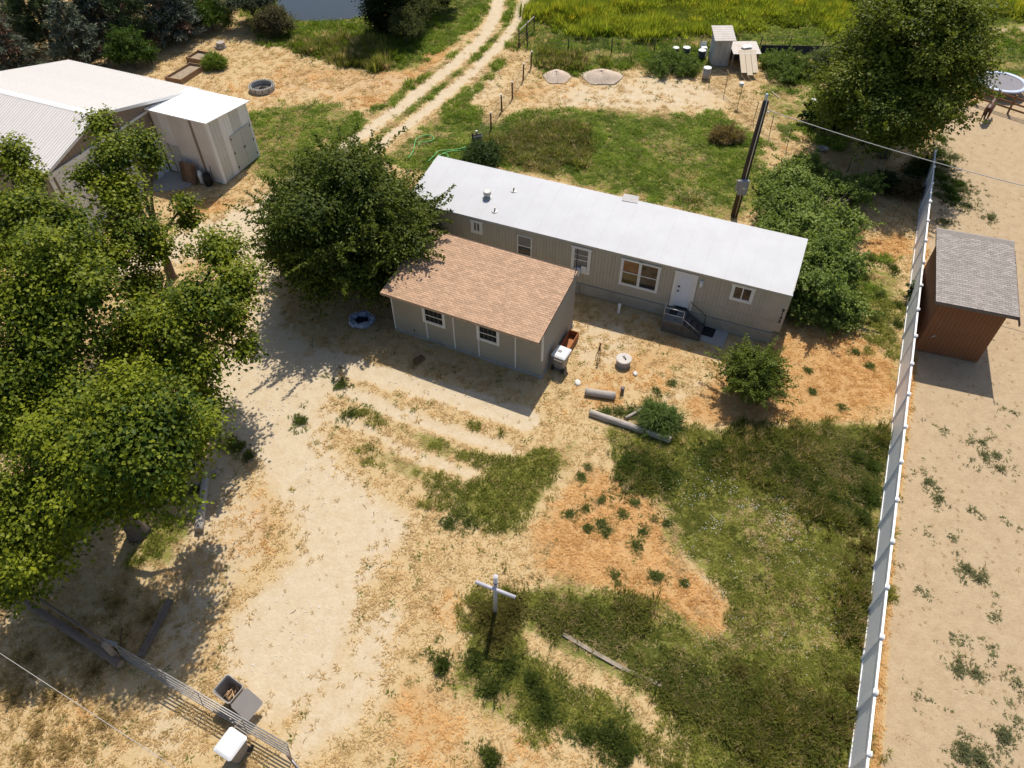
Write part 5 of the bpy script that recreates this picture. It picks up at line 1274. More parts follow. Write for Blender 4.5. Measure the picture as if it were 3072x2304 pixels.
# catalpas on the left: lobes given where each one hangs (x, y, height, radius)
CA, CB = (.035, .068, .008), (.215, .245, .014)
kw = dict(shoot_n=9, shoot_r=.22, colA=CA, colB=CB, shape='broad', size=.165, lpm=185, droop=.6, ragged=.45, fill=.22, pods=260, core=14, squash=.95, hmix=.55, mat=leafmat('catalpa_leaf', .24, .5))
def PX(*l, k=.85): return [(p[0], p[1], h - r * k * .4, r * k) for p, h, r in l]
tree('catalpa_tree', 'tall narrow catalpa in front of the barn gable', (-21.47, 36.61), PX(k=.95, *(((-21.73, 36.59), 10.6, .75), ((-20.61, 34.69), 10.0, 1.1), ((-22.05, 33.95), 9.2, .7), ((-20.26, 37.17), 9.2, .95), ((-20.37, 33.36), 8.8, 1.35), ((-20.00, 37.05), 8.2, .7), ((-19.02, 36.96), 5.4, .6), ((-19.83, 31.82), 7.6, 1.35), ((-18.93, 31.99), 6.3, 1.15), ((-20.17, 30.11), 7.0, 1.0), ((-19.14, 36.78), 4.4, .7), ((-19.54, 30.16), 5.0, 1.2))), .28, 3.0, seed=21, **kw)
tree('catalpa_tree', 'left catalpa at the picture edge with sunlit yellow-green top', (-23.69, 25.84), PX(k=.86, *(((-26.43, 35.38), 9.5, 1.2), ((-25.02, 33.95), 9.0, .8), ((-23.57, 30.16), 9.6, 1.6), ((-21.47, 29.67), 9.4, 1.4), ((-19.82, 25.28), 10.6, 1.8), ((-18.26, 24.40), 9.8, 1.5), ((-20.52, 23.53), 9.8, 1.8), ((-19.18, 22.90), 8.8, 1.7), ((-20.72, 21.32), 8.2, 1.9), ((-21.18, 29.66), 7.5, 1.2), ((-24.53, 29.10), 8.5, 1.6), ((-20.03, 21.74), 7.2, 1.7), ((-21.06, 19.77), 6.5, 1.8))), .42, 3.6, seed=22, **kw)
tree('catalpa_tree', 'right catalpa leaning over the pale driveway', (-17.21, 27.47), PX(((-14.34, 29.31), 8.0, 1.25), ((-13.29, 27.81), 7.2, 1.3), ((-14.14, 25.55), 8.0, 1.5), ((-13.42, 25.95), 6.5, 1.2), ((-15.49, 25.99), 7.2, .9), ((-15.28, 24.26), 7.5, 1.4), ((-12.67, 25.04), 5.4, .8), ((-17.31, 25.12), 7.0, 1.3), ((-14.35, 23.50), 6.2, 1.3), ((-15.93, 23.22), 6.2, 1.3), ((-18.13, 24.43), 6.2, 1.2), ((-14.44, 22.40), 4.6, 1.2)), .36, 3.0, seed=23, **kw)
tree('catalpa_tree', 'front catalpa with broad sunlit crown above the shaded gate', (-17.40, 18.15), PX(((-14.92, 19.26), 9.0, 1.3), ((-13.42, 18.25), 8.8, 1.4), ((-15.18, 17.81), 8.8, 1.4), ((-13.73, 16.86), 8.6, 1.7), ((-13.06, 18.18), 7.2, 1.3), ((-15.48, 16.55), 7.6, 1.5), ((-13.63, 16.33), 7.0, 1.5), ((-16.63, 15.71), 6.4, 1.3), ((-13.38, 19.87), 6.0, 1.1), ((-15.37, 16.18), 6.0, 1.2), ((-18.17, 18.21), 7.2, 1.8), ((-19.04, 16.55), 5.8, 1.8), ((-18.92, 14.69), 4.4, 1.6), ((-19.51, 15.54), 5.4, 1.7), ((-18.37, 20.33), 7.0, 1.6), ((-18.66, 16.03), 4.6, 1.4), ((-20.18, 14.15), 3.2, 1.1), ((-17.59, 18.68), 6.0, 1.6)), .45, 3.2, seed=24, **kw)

# round tree between driveway and outbuilding
rng = np.random.default_rng(5)
def dome(cx, cy, rx, ry, z0, z1, n, r, rng, low=.1):
    L = []
    for k in range(n):
        a = k * 2.39996; t = (k + .5) / n; el = math.asin(low + (1 - low) * (1 - t)) if n > 1 else 1
        f = rng.uniform(.55, .86)
        L.append((cx + rx * f * math.cos(el) * math.cos(a), cy + ry * f * math.cos(el) * math.sin(a), z0 + (z1 - z0) * f * 1.12 * math.sin(el), r * rng.uniform(.75, 1.25)))
    return L
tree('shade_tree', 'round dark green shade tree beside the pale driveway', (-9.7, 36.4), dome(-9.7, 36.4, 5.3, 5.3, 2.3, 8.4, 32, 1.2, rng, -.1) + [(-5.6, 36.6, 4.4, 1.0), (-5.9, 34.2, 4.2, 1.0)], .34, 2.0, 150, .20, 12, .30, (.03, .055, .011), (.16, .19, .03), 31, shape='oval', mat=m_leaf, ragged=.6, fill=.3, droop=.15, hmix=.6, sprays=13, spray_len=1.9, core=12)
# tall tree by the end of the white fence
tree('maple_tree', 'tall dark maple at the far end of the white fence', (28.3, 50.6), [l for l in dome(27.7, 51.3, 5.0, 5.3, 4.0, 12.6, 44, 1.35, rng, -.25) if not (l[0] > 30.2 and l[2] < 5.2)] + [(32.3, 53.6, 7.5, 1.3), (25.0, 46.6, 5.2, 1.5), (28.3, 46.6, 6.0, 1.5), (23.6, 50.5, 5.5, 1.3), (27.5, 55.5, 10.8, 1.8), (31.5, 54.5, 10.2, 1.7)], .42, 2.6, 130, .21, 12, .32, (.05, .082, .014), (.25, .275, .04), 32, shape='oval', ragged=.6, fill=.3, droop=.2, hmix=.6, sprays=9, spray_len=1.5, core=12)
# vines over an old fence right of the home
vl0 = PX(k=.97, *(((20.07, 46.28), 1.2, 1.3), ((20.99, 44.49), 1.4, 1.5), ((18.14, 42.14), 1.5, 1.3), ((19.27, 40.50), 1.9, 1.6), ((21.37, 41.58), 1.5, 1.5), ((17.25, 39.70), 1.4, 1.1), ((17.87, 36.42), 2.4, 1.6), ((19.55, 36.67), 2.2, 1.5), ((17.85, 33.36), 2.4, 1.4), ((19.20, 33.65), 1.8, 1.2), ((21.77, 47.97), .9, 1.1), ((23.31, 45.38), 1.0, 1.2), ((18.31, 32.52), 1.0, 1.3), ((17.33, 33.12), 1.2, 1.2), ((24.90, 44.60), 1.3, .55), ((23.68, 43.89), 1.4, .7), ((20.92, 48.46), .8, 1.0), ((18.37, 45.14), 1.0, .9), ((19.89, 38.98), 1.9, 1.4), ((19.42, 43.37), 1.4, 1.4), ((19.99, 35.56), 2.0, 1.2), ((17.81, 34.38), 2.6, 1.3), ((19.78, 32.91), 1.0, 1.1)))
vl = []
for (a, b, c, d) in vl0:
    vl.append((a, b, c * .6, d * .75))
    for k in range(5):
        vl.append((a + rng.uniform(-1, 1) * d * .9, b + rng.uniform(-1, 1) * d * .9, max(.35, c * rng.uniform(.6, 1.35)), d * rng.uniform(.25, .66)))
tree('vine_thicket', 'dense pale green vine thicket spreading beside the end of the home', (19.99, 41.10), vl, .12, .8, 90, .16, 9, .20, (.075, .125, .025), (.28, .34, .085), 33, shape='heart', cat='vine', ragged=.3, fill=.25, droop=.3, squash=.85, sprays=5, spray_len=1.0, core=18)
# bushes
def bush(name, label, loc, h, r, seed, colA, colB, shape='lance', size=.20, lpm=210, cat='bush', group=None, n=14, shoots=0, spread=1.0, mat=None, squash=1.0, core=26, lobe=.32, spr=6, sprl=.45):
    rng = np.random.default_rng(seed); L = []
    for k in range(n):
        a = k * 2.4 + rng.uniform(-.5, .5); d = math.sqrt((k + .3) / n) * r * .78 * spread * rng.uniform(.75, 1.15); lr = r * lobe * rng.uniform(.7, 1.3)
        L.append((loc[0] + d * math.cos(a), loc[1] + d * math.sin(a), max(lr * .6 * squash, h * (.75 - .5 * d / r) * rng.uniform(.65, 1.15)), lr))
    t = tree(name, label, loc, L, .04 + r * .02, h * .2, lpm, size, 9, .16, colA, colB, seed, shape=shape, cat=cat, group=group, ragged=.7, fill=.4, droop=.1, mat=mat, squash=squash, core=core, sprays=spr, spray_len=r * sprl)
    if shoots:
        C = []; 
        for k in range(shoots):
            a = rng.uniform(0, 6.28); d = rng.uniform(.1, .75) * r; top = h * rng.uniform(.85, 1.25) * (1 - .3 * d / r)
            for s in np.linspace(.35, 1, 16): C.append((d * math.cos(a) * (1 + s * .35), d * math.sin(a) * (1 + s * .35), top * s))
        C = np.repeat(np.array(C), 4, 0); n_ = len(C); N = rng.normal(size=(n_, 3)) + np.array([0, 0, .6]); T = rng.normal(size=(n_, 3)) + np.array([0, 0, .4])
        tn = rng.random((n_, 1)); leaf_mesh('shoots', C, N, T, rng.uniform(.7, 1.2, n_) * size, np.array(colA) * (1 - tn) + np.array(colB) * tn, shape, mat or m_leaf, t)
    return t
bush('elm_shrub', 'upright green shrub standing before the home near the house number', (12.69, 26.56), 2.3, 1.75, 41, (.05, .08, .015), (.22, .26, .05), shoots=50, n=7, core=14, lpm=150, spread=.6, lobe=.24, spr=34, sprl=.75)
bush('weed_shrub', 'low dark green weed shrub behind the long log', (7.55, 24.55), .8, .95, 42, (.05, .09, .02), (.16, .22, .055), shape='blade', size=.34, lpm=420)
bush('squash_plant', 'dark broad-leaved plant beside the two white pails', (25.6, 55.6), 1.35, 1.75, 43, (.015, .035, .012), (.045, .075, .025), shape='heart', size=.36, lpm=40)
bush('rose_bush', 'bush with yellow blossoms against the far end of the white fence', (29.53, 47.49), 1.9, 1.2, 44, (.03, .05, .012), (.10, .12, .03), size=.15)
fl = thing('yellow_blossoms', 'yellow blossoms at the top of the bush by the fence', 'blossoms', (*(29.53, 47.49), 0)); rg = np.random.default_rng(4)
for k in range(9):
    MB().lathe([(.02, 0), (.10, .03), (.12, .07), (.05, .10)], 9).obj('blossom', bpy.data.materials.get('yellow_petal') or M('yellow_petal', (.75, .58, .03), .6, .1, 4), fl).location = (rg.uniform(-.55, .35), rg.uniform(-.55, .1), 1.75 + rg.uniform(-.15, .12))
bush('currant_bush', 'small leafy bush between the white fence and the brown shed', (24.83, 34.01), 1.4, .8, 45, (.035, .06, .02), (.10, .13, .05), shape='heart', size=.2, lpm=80)
bush('lilac_bush', 'green bush at the rear corner of the home behind its roof', (-2.28, 49.90), 1.2, 1.5, 46, (.025, .05, .015), (.075, .115, .03))
bush('dry_bush', 'dried brown bush under the yellow blossoms at the white fence', (28.00, 45.13), 1.3, 1.0, 47, (.10, .065, .03), (.22, .16, .07), size=.14, lpm=200)
bush('compost_heap', 'brown dried plant heap standing on the back lawn', (16.66, 53.21), .7, 1.2, 48, (.12, .08, .035), (.30, .22, .09), shape='blade', size=.4, lpm=240, cat='plant heap', squash=.5, lobe=.22)

# conifers behind the barn
def conifer(label, loc, h, r, seed, colA, colB, dead=0.0):
    rng = np.random.default_rng(seed); t = thing('conifer_tree', label, 'conifer', (*loc, 0), group='conifers behind the barn')
    mb = MB(); mb.tube([(0, 0, -.1), (.05, 0, h * .5), (0, .05, h * .97)], [.2, .12, .02], 8)
    C, N, T, S, col = [], [], [], [], []
    nb_ = int(h * 17)
    for k in range(nb_):
        z = h * (.05 + .93 * (k / nb_)); a = rng.uniform(0, 6.28); ln = r * (1 - (z / h) ** 1.2) * rng.uniform(.65, 1.15) + .25
        up = rng.uniform(-.1, .28); isdead = rng.random() < dead
        tip = np.array([math.cos(a) * ln, math.sin(a) * ln, z + up * ln])
        if k % 3 == 0: mb.tube([(0, 0, z), tuple(tip)], [.035, .008], 4)
        m = int(32 * ln) + 12
        s = rng.uniform(.2, 1.0, m) ** .7; c = np.array([0, 0, z]) * (1 - s[:, None]) + tip * s[:, None] + rng.normal(size=(m, 3)) * np.array([.14, .14, .09]) * (.5 + ln * .35)
        d = (tip - np.array([0, 0, z])); d /= np.linalg.norm(d)
        C.append(c); T.append(d + rng.normal(size=(m, 3)) * .55 + np.array([0, 0, .12])); N.append(rng.normal(size=(m, 3)) * .6 + np.array([0, 0, .8]))
        S.append(rng.uniform(.22, .46, m)); tn = np.clip(s[:, None] * .6 + rng.normal(0, .2, (m, 1)), 0, 1)
        A, B = ((.09, .05, .035), (.17, .10, .07)) if isdead else (np.array(colA), np.array(colB))
        col.append(np.array(A) * (1 - tn) + np.array(B) * tn)
    mb.obj('trunk', m_bark, t, True)
    leaf_mesh('crown', np.concatenate(C), np.concatenate(N), np.concatenate(T), np.concatenate(S), np.concatenate(col), 'lance', m_needle, t)
cb_ = ((.045, .062, .042), (.21, .235, .17)); cg_ = ((.035, .06, .02), (.15, .185, .065))
for i, (p, h, r, c, dd, lb_) in enumerate([
    ((-31.38, 72.04), 7.0, 2.0, ((.06, .08, .065), (.28, .31, .26)), .02, 'silvery grey-green conifer standing right of the others by the stump'),
    ((-31.8, 72.2), 9.5, 2.8, cb_, .12, 'tall blue-grey conifer just left of the silvery one'),
    ((-35.0, 70.2), 7.6, 2.6, cg_, .05, 'green conifer behind the back corner of the barn roof'),
    ((-38.2, 72.5), 9.0, 3.0, cb_, .16, 'blue-grey conifer with brown dead twigs behind the barn'),
    ((-38.6, 66.8), 6.0, 2.5, cb_, .08, 'lower blue-grey conifer close to the barn roof edge'),
    ((-42.6, 69.8), 8.6, 3.0, cg_, .10, 'dark green conifer left of the barn roof peak'),
    ((-43.5, 63.6), 6.8, 2.7, cb_, .22, 'conifer with many brown twigs at the left picture edge'),
    ((-47.2, 68.0), 9.0, 3.2, cb_, .12, 'large blue-grey conifer at the left picture edge'),
    ((-46.5, 74.6), 9.5, 3.2, cg_, .10, 'dark conifer at the top left corner'),
    ((-40.8, 77.0), 9.5, 3.2, cb_, .20, 'conifer with a dead brown top near the top left corner'),
    ((-35.2, 77.2), 10.0, 3.2, cg_, .06, 'dark green conifer at the top edge behind the row'),
    ((-30.0, 77.6), 9.0, 2.8, cg_, .04, 'dark conifer at the top edge left of the willow shrub')]):
    conifer(lb_, p, h, r, 60 + i, c[0], c[1], dd)
bush('sumac_bush', 'bright green leafy bush between barn roof and conifers', (-34.0, 66.6), 3.2, 1.8, 75, (.035, .075, .012), (.10, .16, .022), size=.22)
bush('willow_shrub', 'grey-green round shrub standing left of the pond', (-25.2, 75.6), 5.2, 2.5, 76, (.045, .06, .035), (.15, .17, .10), size=.2, lpm=170, n=14, mat=m_leaf_dull)
bush('marsh_shrub', 'bright green bush at the top between conifer and willow shrub', (-29.0, 74.5), 3.4, 2.0, 77, (.04, .085, .01), (.13, .19, .02), size=.18)
bush('dry_shrub', 'dull brownish shrub right of the willow shrub before the pond', (-22.6, 73.4), 2.6, 1.8, 78, (.06, .055, .025), (.17, .15, .07), size=.2, mat=m_leaf_dull)
for i, (p, h, r, lb_) in enumerate([((-8.9, 75.2), 4.2, 2.2, 'olive shrub right of the dark poplars at the track'), ((-6.6, 78.8), 4.4, 2.2, 'olive shrub at the top edge beside the track'), ((-9.8, 71.2), 3.2, 1.9, 'dark olive shrub lowest of the three beside the track')]):
    bush('olive_shrub', lb_, p, h, r, 80 + i, (.04, .055, .016), (.15, .16, .045), size=.2, lpm=170, n=12, mat=m_leaf_dull, group='olive shrubs beside the track')
# dark poplars: narrow columns
for i, (p, h, lb_) in enumerate([((-12.6, 73.4), 12.0, 'left of the two dark columnar poplars at the top'), ((-10.9, 73.9), 12.5, 'right of the two dark columnar poplars at the top')]):
    L = [(p[0] + math.cos(k * 2.4) * .35, p[1] + math.sin(k * 2.4) * .35, .8 + k * .95, 1.15 if k < 9 else .8) for k in range(12)]
    tree('poplar_tree', lb_, p, L, .2, 1.0, 150, .20, 9, .24, (.012, .022, .008), (.038, .055, .014), 90 + i, cat='poplar', ragged=.45, group='columnar poplars by the pond')
bush('meadow_bush', 'dark bush at the top edge of the meadow left of the maple', (35.91, 80.20), 2.2, 1.3, 96, (.02, .035, .008), (.06, .085, .02))
bush('coop_weeds', 'rank green weeds right of the hen house', (24.6, 64.6), 1.2, 2.2, 97, (.06, .10, .02), (.19, .25, .055), size=.2, n=34, squash=.6, lobe=.13, spread=1.45, core=10)
bush('coop_weeds', 'rank green weeds left of the hen house below the barrels', (14.6, 65.3), 1.2, 2.0, 98, (.06, .10, .02), (.19, .25, .055), size=.2, n=34, squash=.6, lobe=.13, spread=1.45, core=10)
bush('fence_bush', 'grey-green bush at the tarp screen left of the maple', (27.8, 64.4), 2.0, 1.5, 99, (.05, .08, .03), (.18, .21, .08), size=.2)
bush('raised_bed_weeds', 'tall weeds growing beside the square raised bed', (-26.6, 66.2), .9, .9, 100, (.08, .13, .02), (.24, .30, .045), shape='blade', size=.45, lpm=240)
bush('fence_vine', 'dark creeper growing through the low wire fence', (26.66, 46.02), 1.2, 1.0, 101, (.02, .035, .012), (.07, .09, .03))

# ------------------------------------------------------------------ ground cover: tufts scattered by what grows where
def tuft_mesh(name, n, spread, lean, width, seed, seg=2):
    rng = np.random.default_rng(seed); b = MB()
    for k in range(n):
        a = rng.uniform(0, 6.28); r = spread * math.sqrt(rng.random()); h = rng.uniform(.55, 1.0); l = lean * rng.uniform(.3, 1.2); a2 = a + rng.normal() * .6
        x, y = r * math.cos(a), r * math.sin(a); w = width * rng.uniform(.6, 1.2); px, py = -math.sin(a2) * w, math.cos(a2) * w
        x1, y1 = x + math.cos(a2) * l * .35, y + math.sin(a2) * l * .35; x2, y2 = x + math.cos(a2) * l, y + math.sin(a2) * l
        b.add([(x - px, y - py, -.05), (x + px, y + py, -.05), (x1 + px * .7, y1 + py * .7, h * .6), (x1 - px * .7, y1 - py * .7, h * .6), (x2, y2, h)], [(0, 1, 2, 3), (3, 2, 4)])
    me = b.mesh(name); return me
m_grass = leafmat('grass_blades', .5, .75, 'tint', True, tcol=(1.1, 1.1, .75))

def scatter(name, label, cat, me, P, S, H, tint, kind='stuff'):
    """one stuff object: a point cloud that carries the tuft on every point"""
    src = bpy.data.objects.new(name + '_source', me)
    if not me.materials: me.materials.append(m_grass)
    n = len(P); pm_ = bpy.data.meshes.new(name); pm_.vertices.add(n); pm_.vertices.foreach_set('co', P.astype(np.float32).ravel())
    rot = RNG.uniform(0, 6.28, n)
    a = pm_.attributes.new('tint', 'FLOAT_COLOR', 'POINT'); a.data.foreach_set('color', np.concatenate([tint, np.ones((n, 1))], 1).astype(np.float32).ravel())
    a = pm_.attributes.new('scl', 'FLOAT_VECTOR', 'POINT'); a.data.foreach_set('vector', np.stack([S, S, H], 1).astype(np.float32).ravel())
    a = pm_.attributes.new('rotv', 'FLOAT_VECTOR', 'POINT'); a.data.foreach_set('vector', np.stack([RNG.normal(0, .12, n), RNG.normal(0, .12, n), rot], 1).astype(np.float32).ravel())
    o = bpy.data.objects.new(name, pm_); COL.objects.link(o); pm_.materials.append(m_grass)
    o['kind'] = kind; o['label'] = label; o['category'] = cat
    ng = bpy.data.node_groups.new(name, 'GeometryNodeTree')
    ng.interface.new_socket('Geometry', in_out='INPUT', socket_type='NodeSocketGeometry'); ng.interface.new_socket('Geometry', in_out='OUTPUT', socket_type='NodeSocketGeometry')
    N = ng.nodes; gi = N.new('NodeGroupInput'); go = N.new('NodeGroupOutput'); ip = N.new('GeometryNodeInstanceOnPoints'); oi = N.new('GeometryNodeObjectInfo'); oi.inputs['Object'].default_value = src
    mp = N.new('GeometryNodeMeshToPoints')
    def attr(nm):
        q = N.new('GeometryNodeInputNamedAttribute'); q.data_type = 'FLOAT_VECTOR'; q.inputs[0].default_value = nm; return q.outputs[0]
    ng.links.new(gi.outputs[0], mp.inputs[0]); ng.links.new(mp.outputs[0], ip.inputs['Points']); ng.links.new(oi.outputs['Geometry'], ip.inputs['Instance'])
    e2r = N.new('FunctionNodeEulerToRotation'); ng.links.new(attr('rotv'), e2r.inputs[0]); ng.links.new(e2r.outputs[0], ip.inputs['Rotation'])
    ng.links.new(attr('scl'), ip.inputs['Scale']); ng.links.new(ip.outputs[0], go.inputs[0])
    md = o.modifiers.new('scatter', 'NODES'); md.node_group = ng
    return o

def rect_mask(px, py, ox, oy, yaw, u0, u1, v0, v1):
    c, s = math.cos(yaw), math.sin(yaw); dx, dy = px - ox, py - oy; u = dx * c + dy * s; v = -dx * s + dy * c
    return (u > u0) & (u < u1) & (v > v0) & (v < v1)
def blocked(x, y):
    m = rect_mask(x, y, 15.09, 30.15, MYAW, -23.5, .1, .05, 4.5) | rect_mask(x, y, 15.09, 30.15, MYAW, -6.5, -2.4, -1.4, .1)
    m |= rect_mask(x, y, 1.64, 27.79, GYAW, -9.4, .1, -.1, 4.8) | rect_mask(x, y, -25.43, 49.12, BYAW, -12.8, 0.1, -9.1, 5.0) | rect_mask(x, y, -25.43, 49.12, BYAW, 0, 5.1, 0, 4.3)
    m |= rect_mask(x, y, 26.43, 28.4, R(-18.5), -3.8, -.3, .2, 5.6) | inpoly(x, y, [(-26.3, 47.0), (-25.6, 49.0), (-23.9, 48.3), (-23.2, 47.5), (-23.2, 46.9), (-24.4, 46.3), (-25.7, 46.2)])
    m |= rect_mask(x, y, 12.555, 7.91, FDIR, -6, 46, -.1, .1) | inpoly(x, y, [(-24.5, 82.0), (-23.6, 79.0), (-21.6, 76.6), (-19.5, 76.1), (-17.5, 76.3), (-14.7, 77.1), (-13.4, 79.2), (-14.2, 81.5), (-16.5, 83.0), (-20, 83.6)])
    m |= (np.hypot(x - 41.6, y - 60.8) < 2) | (np.hypot(x + 21.4, y - 61.9) < 1.1) | (np.hypot(x - 6.26, y - 28.85) < .5)
    for (cx_, cy_), rr in (((4.11, 64.01), 1.2), ((8.06, 63.87), 1.7)): m |= np.hypot(x - cx_, y - cy_) < rr
    return m

NC = 560000
cy = RNG.uniform(6.5, 86, NC); hw = 20.5 + (cy - 8) * .4625; cx0 = RNG.uniform(-1, 1, NC) * 57
dist = np.sqrt(cy ** 2 + 30 ** 2)
keep = (np.abs(cx0) < hw) & (RNG.random(NC) < (33 / dist) ** 1.35) & ~blocked(cx0, cy)
X, Y = cx0[keep], cy[keep]
n1, n2, n3 = fbm(X, Y, .45, 101, 5), fbm(X, Y, 1.3, 202, 4), fbm(X, Y, .2, 303, 3)
pert = (n1 - .5) * 1.7 + (n2 - .5) * .9
w = {c: sample(W[c], X, Y) for c in CLS}
cls = np.zeros(len(X), int)                                            # 0 straw 1 dirt 2 sand 3 orange 4 green 5 lush 6 meadow
cls[(w['orange'] + pert * .9) > .5] = 3
cls[(w['dirt'] + pert * .7 + RNG.normal(0, .22, len(X))) > .48] = 1
cls[(w['sand'] + pert * .15) > .5] = 2
cls[((w['green'] + pert * 1.0) > .52) & (w['green'] > .12)] = 4
cls[((w['lush'] + pert * .9) > .5) & (w['lush'] > .1)] = 5
cls[((w['meadow'] + pert * 1.3) > .62) & (w['meadow'] > .15)] = 6
far = Y / 45
prob = np.array([.36, .015, .025, .45, .95, 1, .9])[cls]
ok = RNG.random(len(X)) < prob
X, Y, cls, n1, n2, n3 = X[ok], Y[ok], cls[ok], n1[ok], n2[ok], n3[ok]
n = len(X)
PAL = np.array([[(.53, .385, .195), (.78, .60, .35)], [(.46, .34, .17), (.62, .50, .31)], [(.42, .30, .155), (.60, .46, .27)], [(.54, .31, .11), (.86, .60, .30)],
                [(.12, .15, .022), (.33, .33, .07)], [(.09, .122, .02), (.28, .285, .065)], [(.16, .23, .02), (.42, .45, .05)]])
t = np.clip(.5 + (n2 - .5) * 1.6 + RNG.normal(0, .25, n), 0, 1)[:, None]
tint = PAL[cls, 0] * (1 - t) + PAL[cls, 1] * t
dk = (cls >= 4) & (n1 + (n2 - .5) * .5 < .46); tint[dk] *= .78
drym = np.zeros(n, bool)
dry = (cls == 4) & (RNG.random(n) < .08 + .36 * (n3 < .38)); tint[dry] = (PAL[0, 0] * (1 - t) + PAL[0, 1] * t)[dry]; drym |= dry
dry = (cls == 5) & (RNG.random(n) < .26); tint[dry] = (PAL[0, 0] * (1 - t) + PAL[0, 1] * t)[dry] * .8; drym |= dry
gr = (cls == 0) & (RNG.random(n) < .06); tint[gr] = (PAL[4, 0] * (1 - t) + PAL[4, 1] * t)[gr]
yl = (cls == 6) & (n1 > .56) & (Y > 74) & (RNG.random(n) < .16); tint[yl] = np.array([.62, .52, .05]) * RNG.uniform(.7, 1.1, (yl.sum(), 1))
lawn = (cls == 4) & (Y > 34); tint[lawn & ~drym] *= np.array([.85, 1.12, .75])
hgt_ = np.array([.06, .04, .04, .055, .09, .24, .38])[cls] * RNG.uniform(.5, 1.6, n) * np.where(cls >= 4, np.clip(1 + (n1 - .5) * 3.5, .4, 2), 1) * (1 + .5 * (n2 - .5) * 2)
hgt_ *= np.where((cls >= 4) & (Y > 62), 1.9, 1)
wid = np.array([.16, .08, .08, .16, .17, .21, .30])[cls] * np.where(drym, .7, 1) * RNG.uniform(.75, 1.35, n) * np.clip(np.sqrt(X * X * 0 + Y * Y + 900) / 38, 1, 1.7)
mk = np.where(cls == 6)[0]; mk5 = np.where(cls == 5)[0]                                              # a denser sward in the far meadow
ex = np.concatenate([np.repeat(mk, 2), mk5]); jx, jy = RNG.normal(0, .35, len(ex)), RNG.normal(0, .35, len(ex))
X = np.concatenate([X, X[ex] + jx]); Y = np.concatenate([Y, Y[ex] + jy]); tint = np.concatenate([tint, tint[ex] * RNG.uniform(.75, 1.2, (len(ex), 1))])
hgt_[mk] *= .8; wid[mk] *= .7
hgt_ = np.concatenate([hgt_, hgt_[ex]]); wid = np.concatenate([wid, wid[ex]]); n = len(X)
short_me = tuft_mesh('grass_tuft_mesh', 12, .55, 1.0, .095, 3)
P = np.stack([X, Y, np.full(n, -.02)], 1)
